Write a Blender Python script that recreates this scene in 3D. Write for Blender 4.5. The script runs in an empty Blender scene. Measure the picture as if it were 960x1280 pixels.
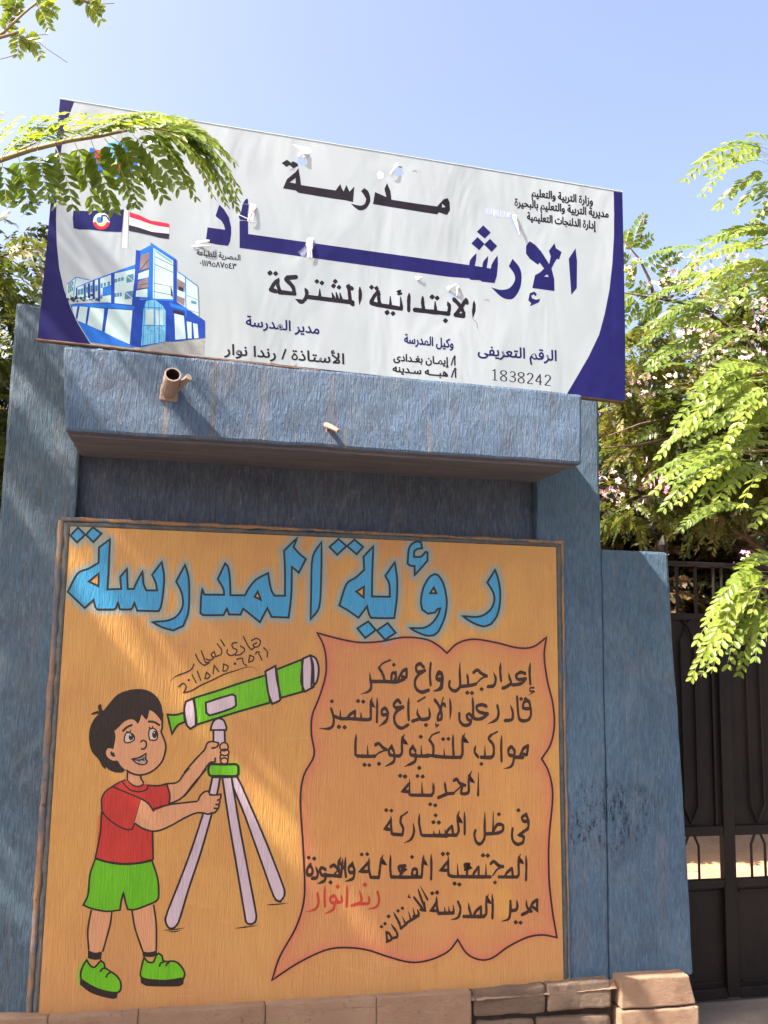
import bpy, bmesh, math, random
import numpy as np
from mathutils import Vector, Matrix, noise
from mathutils.geometry import tessellate_polygon, interpolate_bezier
random.seed(7); rng = np.random.default_rng(7)
scn = bpy.context.scene
COL = scn.collection
R = math.radians

# ---------------------------------------------------------------- camera
FPX = 1120.0                                   # focal length in pixels of a 960 wide picture
CAM = Vector((0.4419, -3.6, 1.55))
YAW, PITCH, ROLL = 0.22012, 0.13740, 0.020146
_cy, _sy, _cp, _sp = math.cos(YAW), math.sin(YAW), math.cos(PITCH), math.sin(PITCH)
FWD = Vector((_sy*_cp, _cy*_cp, _sp)); _r = Vector((_cy, -_sy, 0)); _u = _r.cross(FWD)
RIGHT = _r*math.cos(ROLL) + _u*math.sin(ROLL); UP = _u*math.cos(ROLL) - _r*math.sin(ROLL)
cd = bpy.data.cameras.new('camera'); cam = bpy.data.objects.new('camera', cd); COL.objects.link(cam)
M = Matrix((RIGHT, UP, -FWD)).transposed().to_4x4(); M.translation = CAM
cam.matrix_world = M
cd.sensor_fit = 'HORIZONTAL'; cd.sensor_width = 36; cd.lens = 36*FPX/960; cd.clip_end = 2000
scn.camera = cam

# ---------------------------------------------------------------- light
SUNV = Vector((1.0, 0.225, -1.18)).normalized()     # direction the light travels
elev = math.asin(-SUNV.z); az = math.atan2(-SUNV.x, -SUNV.y)
w = bpy.data.worlds.new("World"); scn.world = w; w.use_nodes = True
nt = w.node_tree; bg = nt.nodes['Background']
sky = nt.nodes.new('ShaderNodeTexSky'); sky.sky_type = 'NISHITA'; sky.sun_disc = False
sky.sun_elevation = elev; sky.sun_rotation = az; sky.air_density = 0.8; sky.dust_density = 6.0; sky.ozone_density = 1.2
nt.links.new(sky.outputs[0], bg.inputs[0]); bg.inputs[1].default_value = 0.12
sl = bpy.data.lights.new('sun', 'SUN'); sl.energy = 5.0; sl.angle = R(0.5); sl.color = (1.0, 0.95, 0.86)
so = bpy.data.objects.new('sun', sl); COL.objects.link(so)
so.rotation_euler = SUNV.to_track_quat('-Z', 'Y').to_euler()
scn.view_settings.view_transform = 'Standard'; scn.view_settings.look = 'None'
scn.view_settings.gamma = 1; scn.view_settings.use_white_balance = True; scn.view_settings.white_balance_temperature = 6700; scn.view_settings.white_balance_tint = 17
scn.view_settings.use_curve_mapping = False; scn.view_settings.exposure = 2.05
scn.cycles.max_bounces = 8; scn.cycles.transparent_max_bounces = 24
scn.cycles.use_denoising = True

# ---------------------------------------------------------------- helpers
def ray(px, py):
    return FWD*FPX + RIGHT*(px-480) + UP*(640-py)
def at(px, py, Y):
    d = ray(px, py); return CAM + d*((Y-CAM.y)/d.y)
def tag(o, label=None, cat=None, group=None, kind=None):
    if label: o['label'] = label
    if cat: o['category'] = cat
    if group: o['group'] = group
    if kind: o['kind'] = kind
    return o
def thing(name, label, cat, loc=(0, 0, 0), group=None):
    o = bpy.data.objects.new(name, None); COL.objects.link(o); o.location = loc; o.empty_display_size = .1
    return tag(o, label, cat, group)
def worldloc(o):
    v = Vector((0, 0, 0))
    while o is not None:
        v += Vector(o.location); o = o.parent
    return v
class MB:
    """collects polygons in world coordinates; build() links them as one mesh object"""
    def __init__(s): s.v = []; s.f = []; s.m = []; s.a = []
    def vert(s, p, a=1.0):
        s.v.append(tuple(p)); s.a.append(a); return len(s.v)-1
    def face(s, ids, m=0): s.f.append(tuple(ids)); s.m.append(m)
    def quad(s, a, b, c, d, m=0): s.face([s.vert(p) for p in (a, b, c, d)], m)
    def box(s, lo, hi, m=0):
        x0, y0, z0 = lo; x1, y1, z1 = hi
        i = [s.vert(p) for p in ((x0,y0,z0),(x1,y0,z0),(x1,y1,z0),(x0,y1,z0),(x0,y0,z1),(x1,y0,z1),(x1,y1,z1),(x0,y1,z1))]
        for q in ((0,3,2,1),(4,5,6,7),(0,1,5,4),(1,2,6,5),(2,3,7,6),(3,0,4,7)): s.face([i[k] for k in q], m)
    def prism(s, pts, y0, y1, m=0):
        """outline (x,z) extruded from y0 (front) to y1"""
        n = len(pts)
        a = [s.vert((p[0], y0, p[1])) for p in pts]; b = [s.vert((p[0], y1, p[1])) for p in pts]
        s.face(a, m); s.face(b[::-1], m)
        for k in range(n): s.face((a[k], b[k], b[(k+1) % n], a[(k+1) % n]), m)
    def tube(s, pts, rad, n=8, m=0, cap=True):
        pts = [Vector(p) for p in pts]; rings = []
        if not hasattr(rad, '__len__'): rad = [rad]*len(pts)
        ref = Vector((0.3, 0.2, 1)).normalized()
        for k, p in enumerate(pts):
            d = (pts[min(k+1, len(pts)-1)] - pts[max(k-1, 0)]).normalized()
            if abs(d.dot(ref)) > .95: ref = Vector((1, .1, 0)).normalized()
            u = d.cross(ref).normalized(); w_ = d.cross(u)
            rings.append([s.vert(p + (u*math.cos(t) + w_*math.sin(t))*rad[k]) for t in [2*math.pi*j/n for j in range(n)]])
        for a, b in zip(rings, rings[1:]):
            for j in range(n): s.face((a[j], a[(j+1) % n], b[(j+1) % n], b[j]), m)
        if cap: s.face(rings[0][::-1], m); s.face(rings[-1], m)
    def build(s, name, mats, parent=None, label=None, cat=None, group=None, kind=None, smooth=False, fix=False):
        me = bpy.data.meshes.new(name)
        off = worldloc(parent) if parent else Vector((0, 0, 0))
        v = [(x-off.x, y-off.y, z-off.z) for x, y, z in s.v]
        me.from_pydata(v, [], s.f)
        if not isinstance(mats, (list, tuple)): mats = [mats]
        for m_ in mats: me.materials.append(m_)
        if max(s.m, default=0): me.polygons.foreach_set('material_index', s.m)
        if any(x != 1.0 for x in s.a):
            at_ = me.attributes.new('fade', 'FLOAT', 'POINT'); at_.data.foreach_set('value', s.a)
        if smooth: me.polygons.foreach_set('use_smooth', [True]*len(s.f))
        if fix:
            b = bmesh.new(); b.from_mesh(me); bmesh.ops.remove_doubles(b, verts=b.verts, dist=1e-5)
            bmesh.ops.recalc_face_normals(b, faces=b.faces); b.to_mesh(me); b.free()
        o = bpy.data.objects.new(name, me); COL.objects.link(o)
        if parent: o.parent = parent
        return tag(o, label, cat, group, kind)
def wobble_solid(name, mb, mat, parent, cut=.05, amp=.003, bevel=.012, **k):
    """bevelled, subdivided and gently uneven masonry"""
    o = mb.build(name, mat, parent, fix=True, **k); me = o.data
    b = bmesh.new(); b.from_mesh(me)
    if bevel:
        es = [e for e in b.edges if len(e.link_faces) == 2 and e.calc_face_angle(0) > .5]
        bmesh.ops.bevel(b, geom=es, offset=bevel, segments=2, profile=.6, affect='EDGES', clamp_overlap=True)
    for _ in range(6):
        es = [e for e in b.edges if e.calc_length() > cut*1.6]
        if not es: break
        bmesh.ops.subdivide_edges(b, edges=es, cuts=1, use_grid_fill=True)
    off = worldloc(o)
    bmesh.ops.triangulate(b, faces=[f for f in b.faces if len(f.verts) > 4])
    for v in b.verts:
        q = v.co + off
        n1 = noise.noise_vector(q*3.1); n2 = noise.noise_vector(q*14.0 + Vector((5, 1, 2)))
        v.co += (n1*1.2 + n2*.8)*amp
    b.to_mesh(me); b.free()
    return o

# ---------------------------------------------------------------- materials
def newmat(name, rough=.8, spec=.3):
    m = bpy.data.materials.new(name); m.use_nodes = True
    p = m.node_tree.nodes['Principled BSDF']; p.inputs['Roughness'].default_value = rough
    p.inputs['Specular IOR Level'].default_value = spec
    return m, m.node_tree, p
def N(nt, t, **k):
    n = nt.nodes.new(t)
    for a, b in k.items():
        if a.startswith('i_'): n.inputs[a[2:].replace('_', ' ')].default_value = b
        else: setattr(n, a, b)
    return n
def pos(nt, scale=(1, 1, 1), loc=(0, 0, 0), rot=(0, 0, 0)):
    g = N(nt, 'ShaderNodeNewGeometry'); mp = N(nt, 'ShaderNodeMapping')
    mp.inputs['Scale'].default_value = scale; mp.inputs['Location'].default_value = loc; mp.inputs['Rotation'].default_value = rot
    nt.links.new(g.outputs['Position'], mp.inputs['Vector']); return mp.outputs[0]
def noi(nt, vec, scale, detail=4, rough=.6, dist=0):
    n = N(nt, 'ShaderNodeTexNoise'); n.inputs['Scale'].default_value = scale; n.inputs['Detail'].default_value = detail
    n.inputs['Roughness'].default_value = rough; n.inputs['Distortion'].default_value = dist
    nt.links.new(vec, n.inputs['Vector']); return n.outputs['Fac']
def ramp(nt, fac, stops, interp='LINEAR'):
    r = N(nt, 'ShaderNodeValToRGB'); r.color_ramp.interpolation = interp; e = r.color_ramp.elements
    while len(e) < len(stops): e.new(.5)
    for k, (p, c) in enumerate(stops):
        e[k].position = p; e[k].color = (*c, 1) if len(c) == 3 else c
    nt.links.new(fac, r.inputs[0]); return r.outputs[0]
def mix(nt, fac, a, b, mode='MIX'):
    m = N(nt, 'ShaderNodeMix', data_type='RGBA', blend_type=mode)
    for s_, v in ((m.inputs[0], fac), (m.inputs[6], a), (m.inputs[7], b)):
        if isinstance(v, (int, float)): s_.default_value = v
        elif isinstance(v, tuple): s_.default_value = (*v, 1) if len(v) == 3 else v
        else: nt.links.new(v, s_)
    return m.outputs[2]
def math_(nt, op, a, b=0.0, clamp=False):
    m = N(nt, 'ShaderNodeMath', operation=op, use_clamp=clamp)
    for s_, v in ((m.inputs[0], a), (m.inputs[1], b)):
        if isinstance(v, (int, float)): s_.default_value = v
        else: nt.links.new(v, s_)
    return m.outputs[0]
def bump(nt, p, h, strength, dist):
    b = N(nt, 'ShaderNodeBump'); b.inputs['Strength'].default_value = strength; b.inputs['Distance'].default_value = dist
    nt.links.new(h, b.inputs['Height']); nt.links.new(b.outputs[0], p.inputs['Normal'])
ALB = .74                                      # picture brightness to paint reflectance
def g3(*c): return tuple(ALB*((x/255)/12.92 if x/255 <= .04045 else ((x/255+.055)/1.055)**2.4) for x in c)

def stucco_height(nt, fine=1.0):
    a = noi(nt, pos(nt, (1, 1, .10)), 210*fine, 4, .7, .1)
    b = noi(nt, pos(nt, (1, 1, .20), (3, 1, 0)), 95*fine, 5, .75, .5)
    return math_(nt, 'ADD', math_(nt, 'MULTIPLY', a, .55), math_(nt, 'MULTIPLY', b, .6))
def m_blue(name, c_lo, c_hi, grime=.5, strength=1.0, scuff=True, depth=.02):
    m, nt, p = newmat(name, .62, .35)
    base = ramp(nt, noi(nt, pos(nt, (1, 1, .6)), 2.2, 6, .65, .4), [(.3, c_lo), (.7, c_hi)])
    streak = ramp(nt, noi(nt, pos(nt, (9, 9, .6)), 3, 5, .7), [(.42, (0, 0, 0)), (.75, (1, 1, 1))])
    base = mix(nt, math_(nt, 'MULTIPLY', streak, .38*grime), base, g3(120, 118, 108))
    dirt = ramp(nt, noi(nt, pos(nt, (1, 1, 1), (7, 3, 1)), 5.5, 8, .75, .5), [(.5, (0, 0, 0)), (.72, (1, 1, 1))])
    base = mix(nt, math_(nt, 'MULTIPLY', dirt, .5*grime), base, g3(58, 60, 62))
    speck = ramp(nt, noi(nt, pos(nt, (1, 1, .6), (2, 9, 4)), 95, 2, .5), [(.70, (0, 0, 0)), (.74, (1, 1, 1))])
    base = mix(nt, math_(nt, 'MULTIPLY', speck, .5), base, g3(150, 160, 165))
    if scuff:
        vm = N(nt, 'ShaderNodeVectorMath', operation='LENGTH'); nt.links.new(pos(nt, (1/.42, .2, 1/.34), (-2.24/.42, 0, -.80/.34)), vm.inputs[0])
        area = ramp(nt, math_(nt, 'ADD', vm.outputs['Value'], math_(nt, 'MULTIPLY', noi(nt, pos(nt), 4, 3, .6), .8)), [(.75, (1, 1, 1)), (1.25, (0, 0, 0))])
        sc = ramp(nt, noi(nt, pos(nt, (34, 30, 11), (0, 0, 0), (0, R(24), 0)), 1.6, 6, .85, .3), [(.53, (0, 0, 0)), (.565, (1, 1, 1))])
        base = mix(nt, math_(nt, 'MULTIPLY', area, sc), base, g3(24, 26, 30))
    rust = ramp(nt, noi(nt, pos(nt, (7, 7, .35), (8, 3, 1)), 2.2, 5, .75), [(.56, (0, 0, 0)), (.74, (1, 1, 1))])
    base = mix(nt, math_(nt, 'MULTIPLY', rust, .45*grime), base, g3(132, 112, 96))
    pale = ramp(nt, noi(nt, pos(nt, (1.5, 1.5, .8), (2, 8, 3)), 3.0, 7, .75, .8), [(.52, (0, 0, 0)), (.75, (1, 1, 1))])
    base = mix(nt, math_(nt, 'MULTIPLY', pale, .6*grime), base, g3(146, 158, 166))
    if not scuff:
        g_ = N(nt, 'ShaderNodeNewGeometry'); sp = N(nt, 'ShaderNodeSeparateXYZ'); nt.links.new(g_.outputs['Position'], sp.inputs[0])
        for x_, z_, w_, c_ in ((.357, 2.395, .020, (168, 158, 146)), (1.00, 2.30, .012, (158, 150, 142)), (.52, 2.52, .020, (112, 110, 106)), (.95, 2.50, .010, (140, 132, 122)), (1.32, 2.36, .012, (148, 146, 140)), (.70, 2.46, .010, (140, 138, 132))):
            xm = math_(nt, 'ABSOLUTE', math_(nt, 'SUBTRACT', math_(nt, 'ADD', sp.outputs['X'], math_(nt, 'MULTIPLY', noi(nt, pos(nt, (1, 1, 1)), 14, 4, .7), .03)), x_+.015))
            f_ = math_(nt, 'SUBTRACT', 1.0, math_(nt, 'DIVIDE', xm, w_), True); below = math_(nt, 'MULTIPLY', math_(nt, 'LESS_THAN', sp.outputs['Z'], z_), math_(nt, 'LESS_THAN', sp.outputs['Y'], -.3))
            base = mix(nt, math_(nt, 'MULTIPLY', math_(nt, 'MULTIPLY', f_, below), math_(nt, 'MULTIPLY', noi(nt, pos(nt), 40, 4, .8), 1.3), True), base, g3(*c_))
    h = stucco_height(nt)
    base = mix(nt, ramp(nt, h, [(.45, (.50, .50, .50)), (.60, (0, 0, 0))]), base, tuple(x*.45 for x in c_lo))  # hollows darkened in the colour so relief also shows in shade
    base = mix(nt, ramp(nt, h, [(.60, (0, 0, 0)), (.74, (.42, .42, .42))]), base, g3(126, 156, 184))  # pale ridge highlights put into the colour
    nt.links.new(base, p.inputs['Base Color']); bump(nt, p, h, strength, depth)
    return m
BLUE_LO, BLUE_HI = g3(68, 104, 132), g3(96, 132, 158)
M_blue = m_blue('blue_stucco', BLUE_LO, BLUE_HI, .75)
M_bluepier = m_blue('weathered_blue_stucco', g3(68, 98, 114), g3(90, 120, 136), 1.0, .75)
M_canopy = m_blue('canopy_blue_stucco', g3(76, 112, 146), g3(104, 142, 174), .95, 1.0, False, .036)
M_niche = m_blue('shade_toned_blue_stucco', g3(58, 74, 96), g3(82, 100, 124), .8, .8, False)  # darker copy of the blue stucco, canopy shade put into the colour

def m_under():
    m, nt, p = newmat('bare_concrete_underside', .9, .2)
    c = ramp(nt, noi(nt, pos(nt, (.6, 4, 1)), 4, 6, .7), [(.3, g3(84, 88, 100)), (.7, g3(114, 114, 122))])
    nt.links.new(c, p.inputs['Base Color']); bump(nt, p, noi(nt, pos(nt, (1, 3, 1)), 30, 5, .7), .7, .01); return m
M_under = m_under()

def mural_paint(name, c_lo, c_hi=None, rough=.42, wear=.25, scale=4, alpha=False, spec=.4):
    """glossy wall paint following the vertical grain of the render below it"""
    c_hi = c_hi or c_lo
    m, nt, p = newmat(name, rough, spec)
    base = ramp(nt, noi(nt, pos(nt, (1, 1, .5)), scale, 5, .65, .3), [(.3, c_lo), (.7, c_hi)])
    gr = noi(nt, pos(nt, (1, 1, .07), (1, 2, 3)), 120, 4, .7)
    base = mix(nt, math_(nt, 'MULTIPLY', ramp(nt, gr, [(.5, (0, 0, 0)), (.72, (1, 1, 1))]), wear), base, tuple(x*.45 for x in c_lo))
    nt.links.new(base, p.inputs['Base Color'])
    a = noi(nt, pos(nt, (1, 1, .10)), 170, 3, .6, .3); b = noi(nt, pos(nt, (1, 1, .4), (3, 1, 0)), 45, 3, .6, .6)
    h = math_(nt, 'ADD', math_(nt, 'MULTIPLY', a, .7), math_(nt, 'MULTIPLY', b, .3))
    bump(nt, p, h, .55, .008)
    if alpha:
        at_ = N(nt, 'ShaderNodeAttribute', attribute_name='fade')
        n_ = noi(nt, pos(nt, (1, 1, .6), (5, 5, 5)), 60, 4, .7)
        f = math_(nt, 'MULTIPLY', at_.outputs['Fac'], math_(nt, 'ADD', math_(nt, 'MULTIPLY', n_, .9), .55), True)
        nt.links.new(f, p.inputs['Alpha'])
    return m
def m_panel():
    m, nt, p = newmat('ochre_mural_ground', .42, .4)
    c = ramp(nt, noi(nt, pos(nt, (1, 1, .6)), 2.0, 5, .6, .5), [(.28, g3(190, 136, 80)), (.5, g3(202, 152, 80)), (.75, g3(214, 168, 84))])
    g_ = N(nt, 'ShaderNodeNewGeometry'); sp = N(nt, 'ShaderNodeSeparateXYZ'); nt.links.new(g_.outputs['Position'], sp.inputs[0])
    low = N(nt, 'ShaderNodeMapRange'); nt.links.new(sp.outputs['Z'], low.inputs[0])
    for k, v in ((1, .75), (2, .15), (3, 0.), (4, .55)): low.inputs[k].default_value = v
    c = mix(nt, low.outputs[0], c, g3(186, 134, 96))
    gr = noi(nt, pos(nt, (1, 1, .045), (1, 2, 3)), 130, 5, .75)
    c = mix(nt, math_(nt, 'MULTIPLY', ramp(nt, gr, [(.45, (0, 0, 0)), (.75, (1, 1, 1))]), .24), c, g3(156, 106, 56))
    c = mix(nt, math_(nt, 'MULTIPLY', ramp(nt, noi(nt, pos(nt, (1, 1, .05), (9, 2, 3)), 90, 4, .7), [(.55, (0, 0, 0)), (.75, (1, 1, 1))]), .22), c, g3(214, 170, 116))
    bl = ramp(nt, noi(nt, pos(nt, (1, 1, .7), (8, 1, 2)), 5, 7, .7, 1.0), [(.40, (0, 0, 0)), (.62, (1, 1, 1))])
    c = mix(nt, math_(nt, 'MULTIPLY', bl, .35), c, g3(186, 128, 72))
    cs_ = ramp(nt, noi(nt, pos(nt, (.25, 1, 1.2), (1, 1, 2), (0, R(25), 0)), 9, 5, .8, .8), [(.60, (0, 0, 0)), (.72, (1, 1, 1))])
    c = mix(nt, math_(nt, 'MULTIPLY', cs_, .25), c, g3(226, 182, 116))
    st = ramp(nt, noi(nt, pos(nt, (1.2, 1, 1), (4, 4, 1)), 6, 7, .75), [(.62, (0, 0, 0)), (.72, (1, 1, 1))])
    c = mix(nt, math_(nt, 'MULTIPLY', st, .4), c, g3(138, 96, 58))
    mist = math_(nt, 'ADD', math_(nt, 'MULTIPLY', noi(nt, pos(nt, (1, 1, .6), (5, 5, 5)), 55, 4, .7), .9), .55)
    for nm, col in (('rose', g3(200, 108, 90)), ('cyan', g3(70, 166, 178)), ('lime', g3(96, 184, 30)), ('redmist', g3(196, 60, 40)), ('yellow', g3(214, 168, 60))):
        q = N(nt, 'ShaderNodeAttribute', attribute_name=nm); c = mix(nt, math_(nt, 'MULTIPLY', q.outputs['Fac'], mist, True), c, col)
    nt.links.new(c, p.inputs['Base Color'])
    a = noi(nt, pos(nt, (1, 1, .10)), 170, 3, .6, .3); b = noi(nt, pos(nt, (1, 1, .4), (3, 1, 0)), 45, 3, .6, .6)
    bump(nt, p, math_(nt, 'ADD', math_(nt, 'MULTIPLY', a, .7), math_(nt, 'MULTIPLY', b, .3)), .55, .008)
    return m
M_panel = m_panel()
def m_border():
    m, nt, p = newmat('smeared_border_paint', .6, .3)
    f = ramp(nt, noi(nt, pos(nt, (1, 1, .25)), 9, 6, .75), [(.42, (0, 0, 0)), (.58, (1, 1, 1))])
    c = mix(nt, f, g3(168, 128, 86), g3(92, 104, 112))
    c = mix(nt, ramp(nt, noi(nt, pos(nt), 40, 5, .8), [(.60, (0, 0, 0)), (.70, (1, 1, 1))]), c, g3(62, 56, 50))
    nt.links.new(c, p.inputs['Base Color']); bump(nt, p, stucco_height(nt), .8, .01); return m
M_border = m_border()
def m_groove():
    m, nt, p = newmat('grey_blue_groove_paint', .65, .3)
    c = ramp(nt, noi(nt, pos(nt), 14, 6, .75), [(.35, g3(78, 88, 92)), (.55, g3(104, 108, 102)), (.7, g3(128, 108, 84))])
    c = mix(nt, ramp(nt, noi(nt, pos(nt, (1, 1, 1), (3, 3, 3)), 38, 4, .8), [(.64, (0, 0, 0)), (.70, (1, 1, 1))]), c, g3(40, 38, 36))
    nt.links.new(c, p.inputs['Base Color']); bump(nt, p, stucco_height(nt), .8, .01); return m
M_groove = m_groove()

M_cyan = mural_paint('sky_blue_mural_paint', g3(38, 138, 186), g3(62, 164, 204), wear=.3)
M_ink = mural_paint('black_mural_line', g3(28, 22, 22), g3(36, 28, 26), .38, .1)
M_pen = mural_paint('brown_black_brush_lettering', g3(44, 26, 22), g3(58, 36, 30), .42, .3)
M_redpen = mural_paint('red_brush_lettering', g3(176, 52, 40), g3(192, 66, 50), .42, .3)
M_green = mural_paint('lime_green_mural_paint', g3(84, 170, 14), g3(104, 188, 24), wear=.3)
M_red = mural_paint('red_mural_paint', g3(178, 44, 36), g3(196, 60, 46), wear=.4)
M_skin = mural_paint('skin_tone_mural_paint', g3(202, 146, 104), g3(210, 154, 110), wear=.3)
M_lilac = mural_paint('pale_lilac_mural_paint', g3(186, 168, 176), g3(202, 184, 188), wear=.3)
M_hair = mural_paint('black_hair_mural_paint', g3(26, 18, 18), g3(32, 24, 22), .34, .1)
M_mouth = mural_paint('pale_mural_paint', g3(206, 186, 170), wear=.1)
M_halo_cyan = mural_paint('airbrushed_sky_blue', g3(90, 176, 180), alpha=True, wear=.2)
M_halo_pink = mural_paint('airbrushed_rose', g3(206, 112, 92), alpha=True, wear=.3)
M_tint = mural_paint('rose_wash', g3(206, 144, 104), alpha=True, wear=.3)
M_halo_green = mural_paint('green_overspray', g3(96, 180, 30), alpha=True, wear=.3)
M_halo_red = mural_paint('red_overspray', g3(196, 60, 40), alpha=True, wear=.3)
M_smudge = mural_paint('dark_brush_smudge', g3(44, 34, 30), alpha=True, wear=.3)
M_yel = mural_paint('yellow_touch_up', g3(206, 158, 56), alpha=True, wear=.3)

# ---------------------------------------------------------------- paint on a plane, traced in picture coordinates
class Reg:
    def __init__(s, x0, y0, x1, y1, w_=960.): s.x0, s.y0, s.k = x0, y0, w_/(x1-x0)
    def __call__(s, t):
        return [(s.x0+float(a)/s.k, s.y0+float(b)/s.k) for a, b in (q.split(',') for q in t.split())]
def turn(a, b, c):
    u = (b[0]-a[0], b[1]-a[1]); v = (c[0]-b[0], c[1]-b[1])
    return abs(math.atan2(u[0]*v[1]-u[1]*v[0], u[0]*v[0]+u[1]*v[1]))
def smooth(pts, closed=False, sub=4, corner=52):
    """Catmull-Rom through the points; sharp corners stay sharp"""
    n = len(pts)
    if n < 3: return list(pts)
    sharp = [False]*n
    for k in range(n):
        if not closed and k in (0, n-1): sharp[k] = True; continue
        sharp[k] = turn(pts[k-1], pts[k], pts[(k+1) % n]) > R(corner)
    out = []
    for k in range(n if closed else n-1):
        p1, p2 = pts[k], pts[(k+1) % n]
        L = math.dist(p1, p2)
        def clampd(p, q):      # keep tangents moderate
            d = math.dist(p, q) or 1; s_ = min(1, 1.6*L/d); return (q[0]+(p[0]-q[0])*s_, q[1]+(p[1]-q[1])*s_)
        p0 = (2*p1[0]-p2[0], 2*p1[1]-p2[1]) if sharp[k] else clampd(pts[k-1], p1)
        p3 = (2*p2[0]-p1[0], 2*p2[1]-p1[1]) if sharp[(k+1) % n] else clampd(pts[(k+2) % n], p2)
        ns = sub if L > 1.2 else 2
        for j in range(ns):
            t = j/ns; t2, t3 = t*t, t*t*t
            out.append(tuple(.5*(2*p1[i]+(p2[i]-p0[i])*t+(2*p0[i]-5*p1[i]+4*p2[i]-p3[i])*t2+(3*p1[i]-p0[i]-3*p2[i]+p3[i])*t3) for i in (0, 1)))
    if not closed: out.append(pts[-1])
    return out
class Paint:
    def __init__(s, Y): s.Y = Y; s.mb = MB(); s.k = 0
    def P(s, p, lay, a=1.0): return s.mb.vert(at(p[0], p[1], s.Y - lay*.16), a)
    def lay(s, base):
        s.k = (s.k+1) % 14; return base + s.k*.00006
    def poly(s, outer, m=0, holes=(), layer=.001, sm=True, a=1.0, corner=52):
        loops = [smooth(l, True, 4, corner) if sm else list(l) for l in (outer, *holes)]
        L = s.lay(layer); flat = [p for l in loops for p in l]
        tris = tessellate_polygon([[Vector((p[0], p[1], 0)) for p in l] for l in loops])
        ids = [s.P(p, L, a) for p in flat]
        for t in tris: s.mb.face([ids[k] for k in t], m)
    def ribbon(s, pts, wid, m=0, closed=False, layer=.002, sm=True, taper='', side=None, alpha=None, corner=52, jit=0.0):
        """wid: number, or (horizontal, vertical) nib; taper: 's','e' ends come to a point"""
        if sm: pts = smooth(pts, closed, 4, corner)
        n = len(pts)
        if n < 2: return
        L = s.lay(layer); rows = []
        tot = [0.0]
        for k in range(1, n): tot.append(tot[-1]+math.dist(pts[k-1], pts[k]))
        for k in range(n):
            a = pts[k-1] if (closed or k) else pts[k]; b = pts[(k+1) % n] if (closed or k < n-1) else pts[k]
            def unit(p, q):
                d = math.dist(p, q) or 1e-6; return ((q[0]-p[0])/d, (q[1]-p[1])/d)
            d1 = unit(a, pts[k]) if a is not pts[k] else unit(pts[k], b); d2 = unit(pts[k], b) if b is not pts[k] else d1
            n1 = (-d1[1], d1[0]); n2 = (-d2[1], d2[0])
            nx, ny = n1[0]+n2[0], n1[1]+n2[1]; q = math.hypot(nx, ny) or 1e-6; nx /= q; ny /= q
            c = max(.5, nx*n1[0]+ny*n1[1])
            hw = (math.hypot(nx*wid[0], ny*wid[1]) if isinstance(wid, tuple) else wid)/2/c
            T = tot[-1] or 1
            if 's' in taper: hw *= min(1, .25 + 3.2*tot[k]/T)
            if 'e' in taper: hw *= min(1, .12 + 2.2*(T-tot[k])/T)
            if jit: hw *= 1+jit*noise.noise(Vector((pts[k][0]*.35, pts[k][1]*.35, s.k)))
            x, y = pts[k]
            if alpha is None: rows.append((s.P((x+nx*hw, y+ny*hw), L), s.P((x-nx*hw, y-ny*hw), L)))
            elif side is None: rows.append((s.P((x+nx*hw, y+ny*hw), L, 0.), s.P((x, y), L, alpha), s.P((x-nx*hw, y-ny*hw), L, 0.)))
            else:
                g = side*2
                rows.append(tuple(s.P((x+nx*hw*g*t, y+ny*hw*g*t), L, alpha*(1-t)**1.3) for t in (0, .25, .5, .75, 1)))
        for k in range(n if closed else n-1):
            r0, r1 = rows[k], rows[(k+1) % n]
            for j in range(len(r0)-1): s.mb.face((r0[j], r0[j+1], r1[j+1], r1[j]), m)
    def dot(s, c, r, m=0, layer=.002, n=8, ry=None, rot=0., a=1.0):
        ry = ry or r; L = s.lay(layer)
        ids = [s.P((c[0]+r*math.cos(t)*math.cos(rot)-ry*math.sin(t)*math.sin(rot), c[1]+r*math.cos(t)*math.sin(rot)+ry*math.sin(t)*math.cos(rot)), L, a) for t in [2*math.pi*k/n for k in range(n)]]
        s.mb.face(ids, m)
    def diamond(s, c, r, m=0, layer=.002, rot=.12):
        L = s.lay(layer); ids = []
        for k in range(8):
            t = k*math.pi/4+rot; q = r*(1.0 if k % 2 == 0 else .80); ids.append(s.P((c[0]+q*math.cos(t), c[1]+q*math.sin(t)), L))
        s.mb.face(ids, m)
    def pen(s, reg, txt, nib, m=0, layer=.0022, r=2.9):
        """brush lettering. strokes split by ';'. prefix letters: s/e taper, n thin, d dots, p filled shape"""
        for st in txt.split(';'):
            st = st.strip()
            if not st: continue
            pre = ''
            while st[0].isalpha() or st[0] == ' ': pre += st[0]; st = st[1:]
            pts = reg(st)
            if 'd' in pre:
                for p in pts: s.diamond(p, r*(1+random.uniform(-.08, .08)), m, layer, random.uniform(-.1, .25))
            elif 'p' in pre: s.poly(pts, m, layer=layer)
            else:
                nb = tuple(x*(.55 if 'n' in pre else 1) for x in nib)
                s.ribbon(pts, nb, m, layer=layer, taper=pre, corner=100, jit=.22)
                if 's' not in pre: s.dot(pts[0], nb[0]*.46, m, layer, 8, nb[1]*.46)
                if 'e' not in pre: s.dot(pts[-1], nb[0]*.46, m, layer, 8, nb[1]*.46)
    def build(s, name, mats, parent, **k): return s.mb.build(name, mats, parent, **k)

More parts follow.
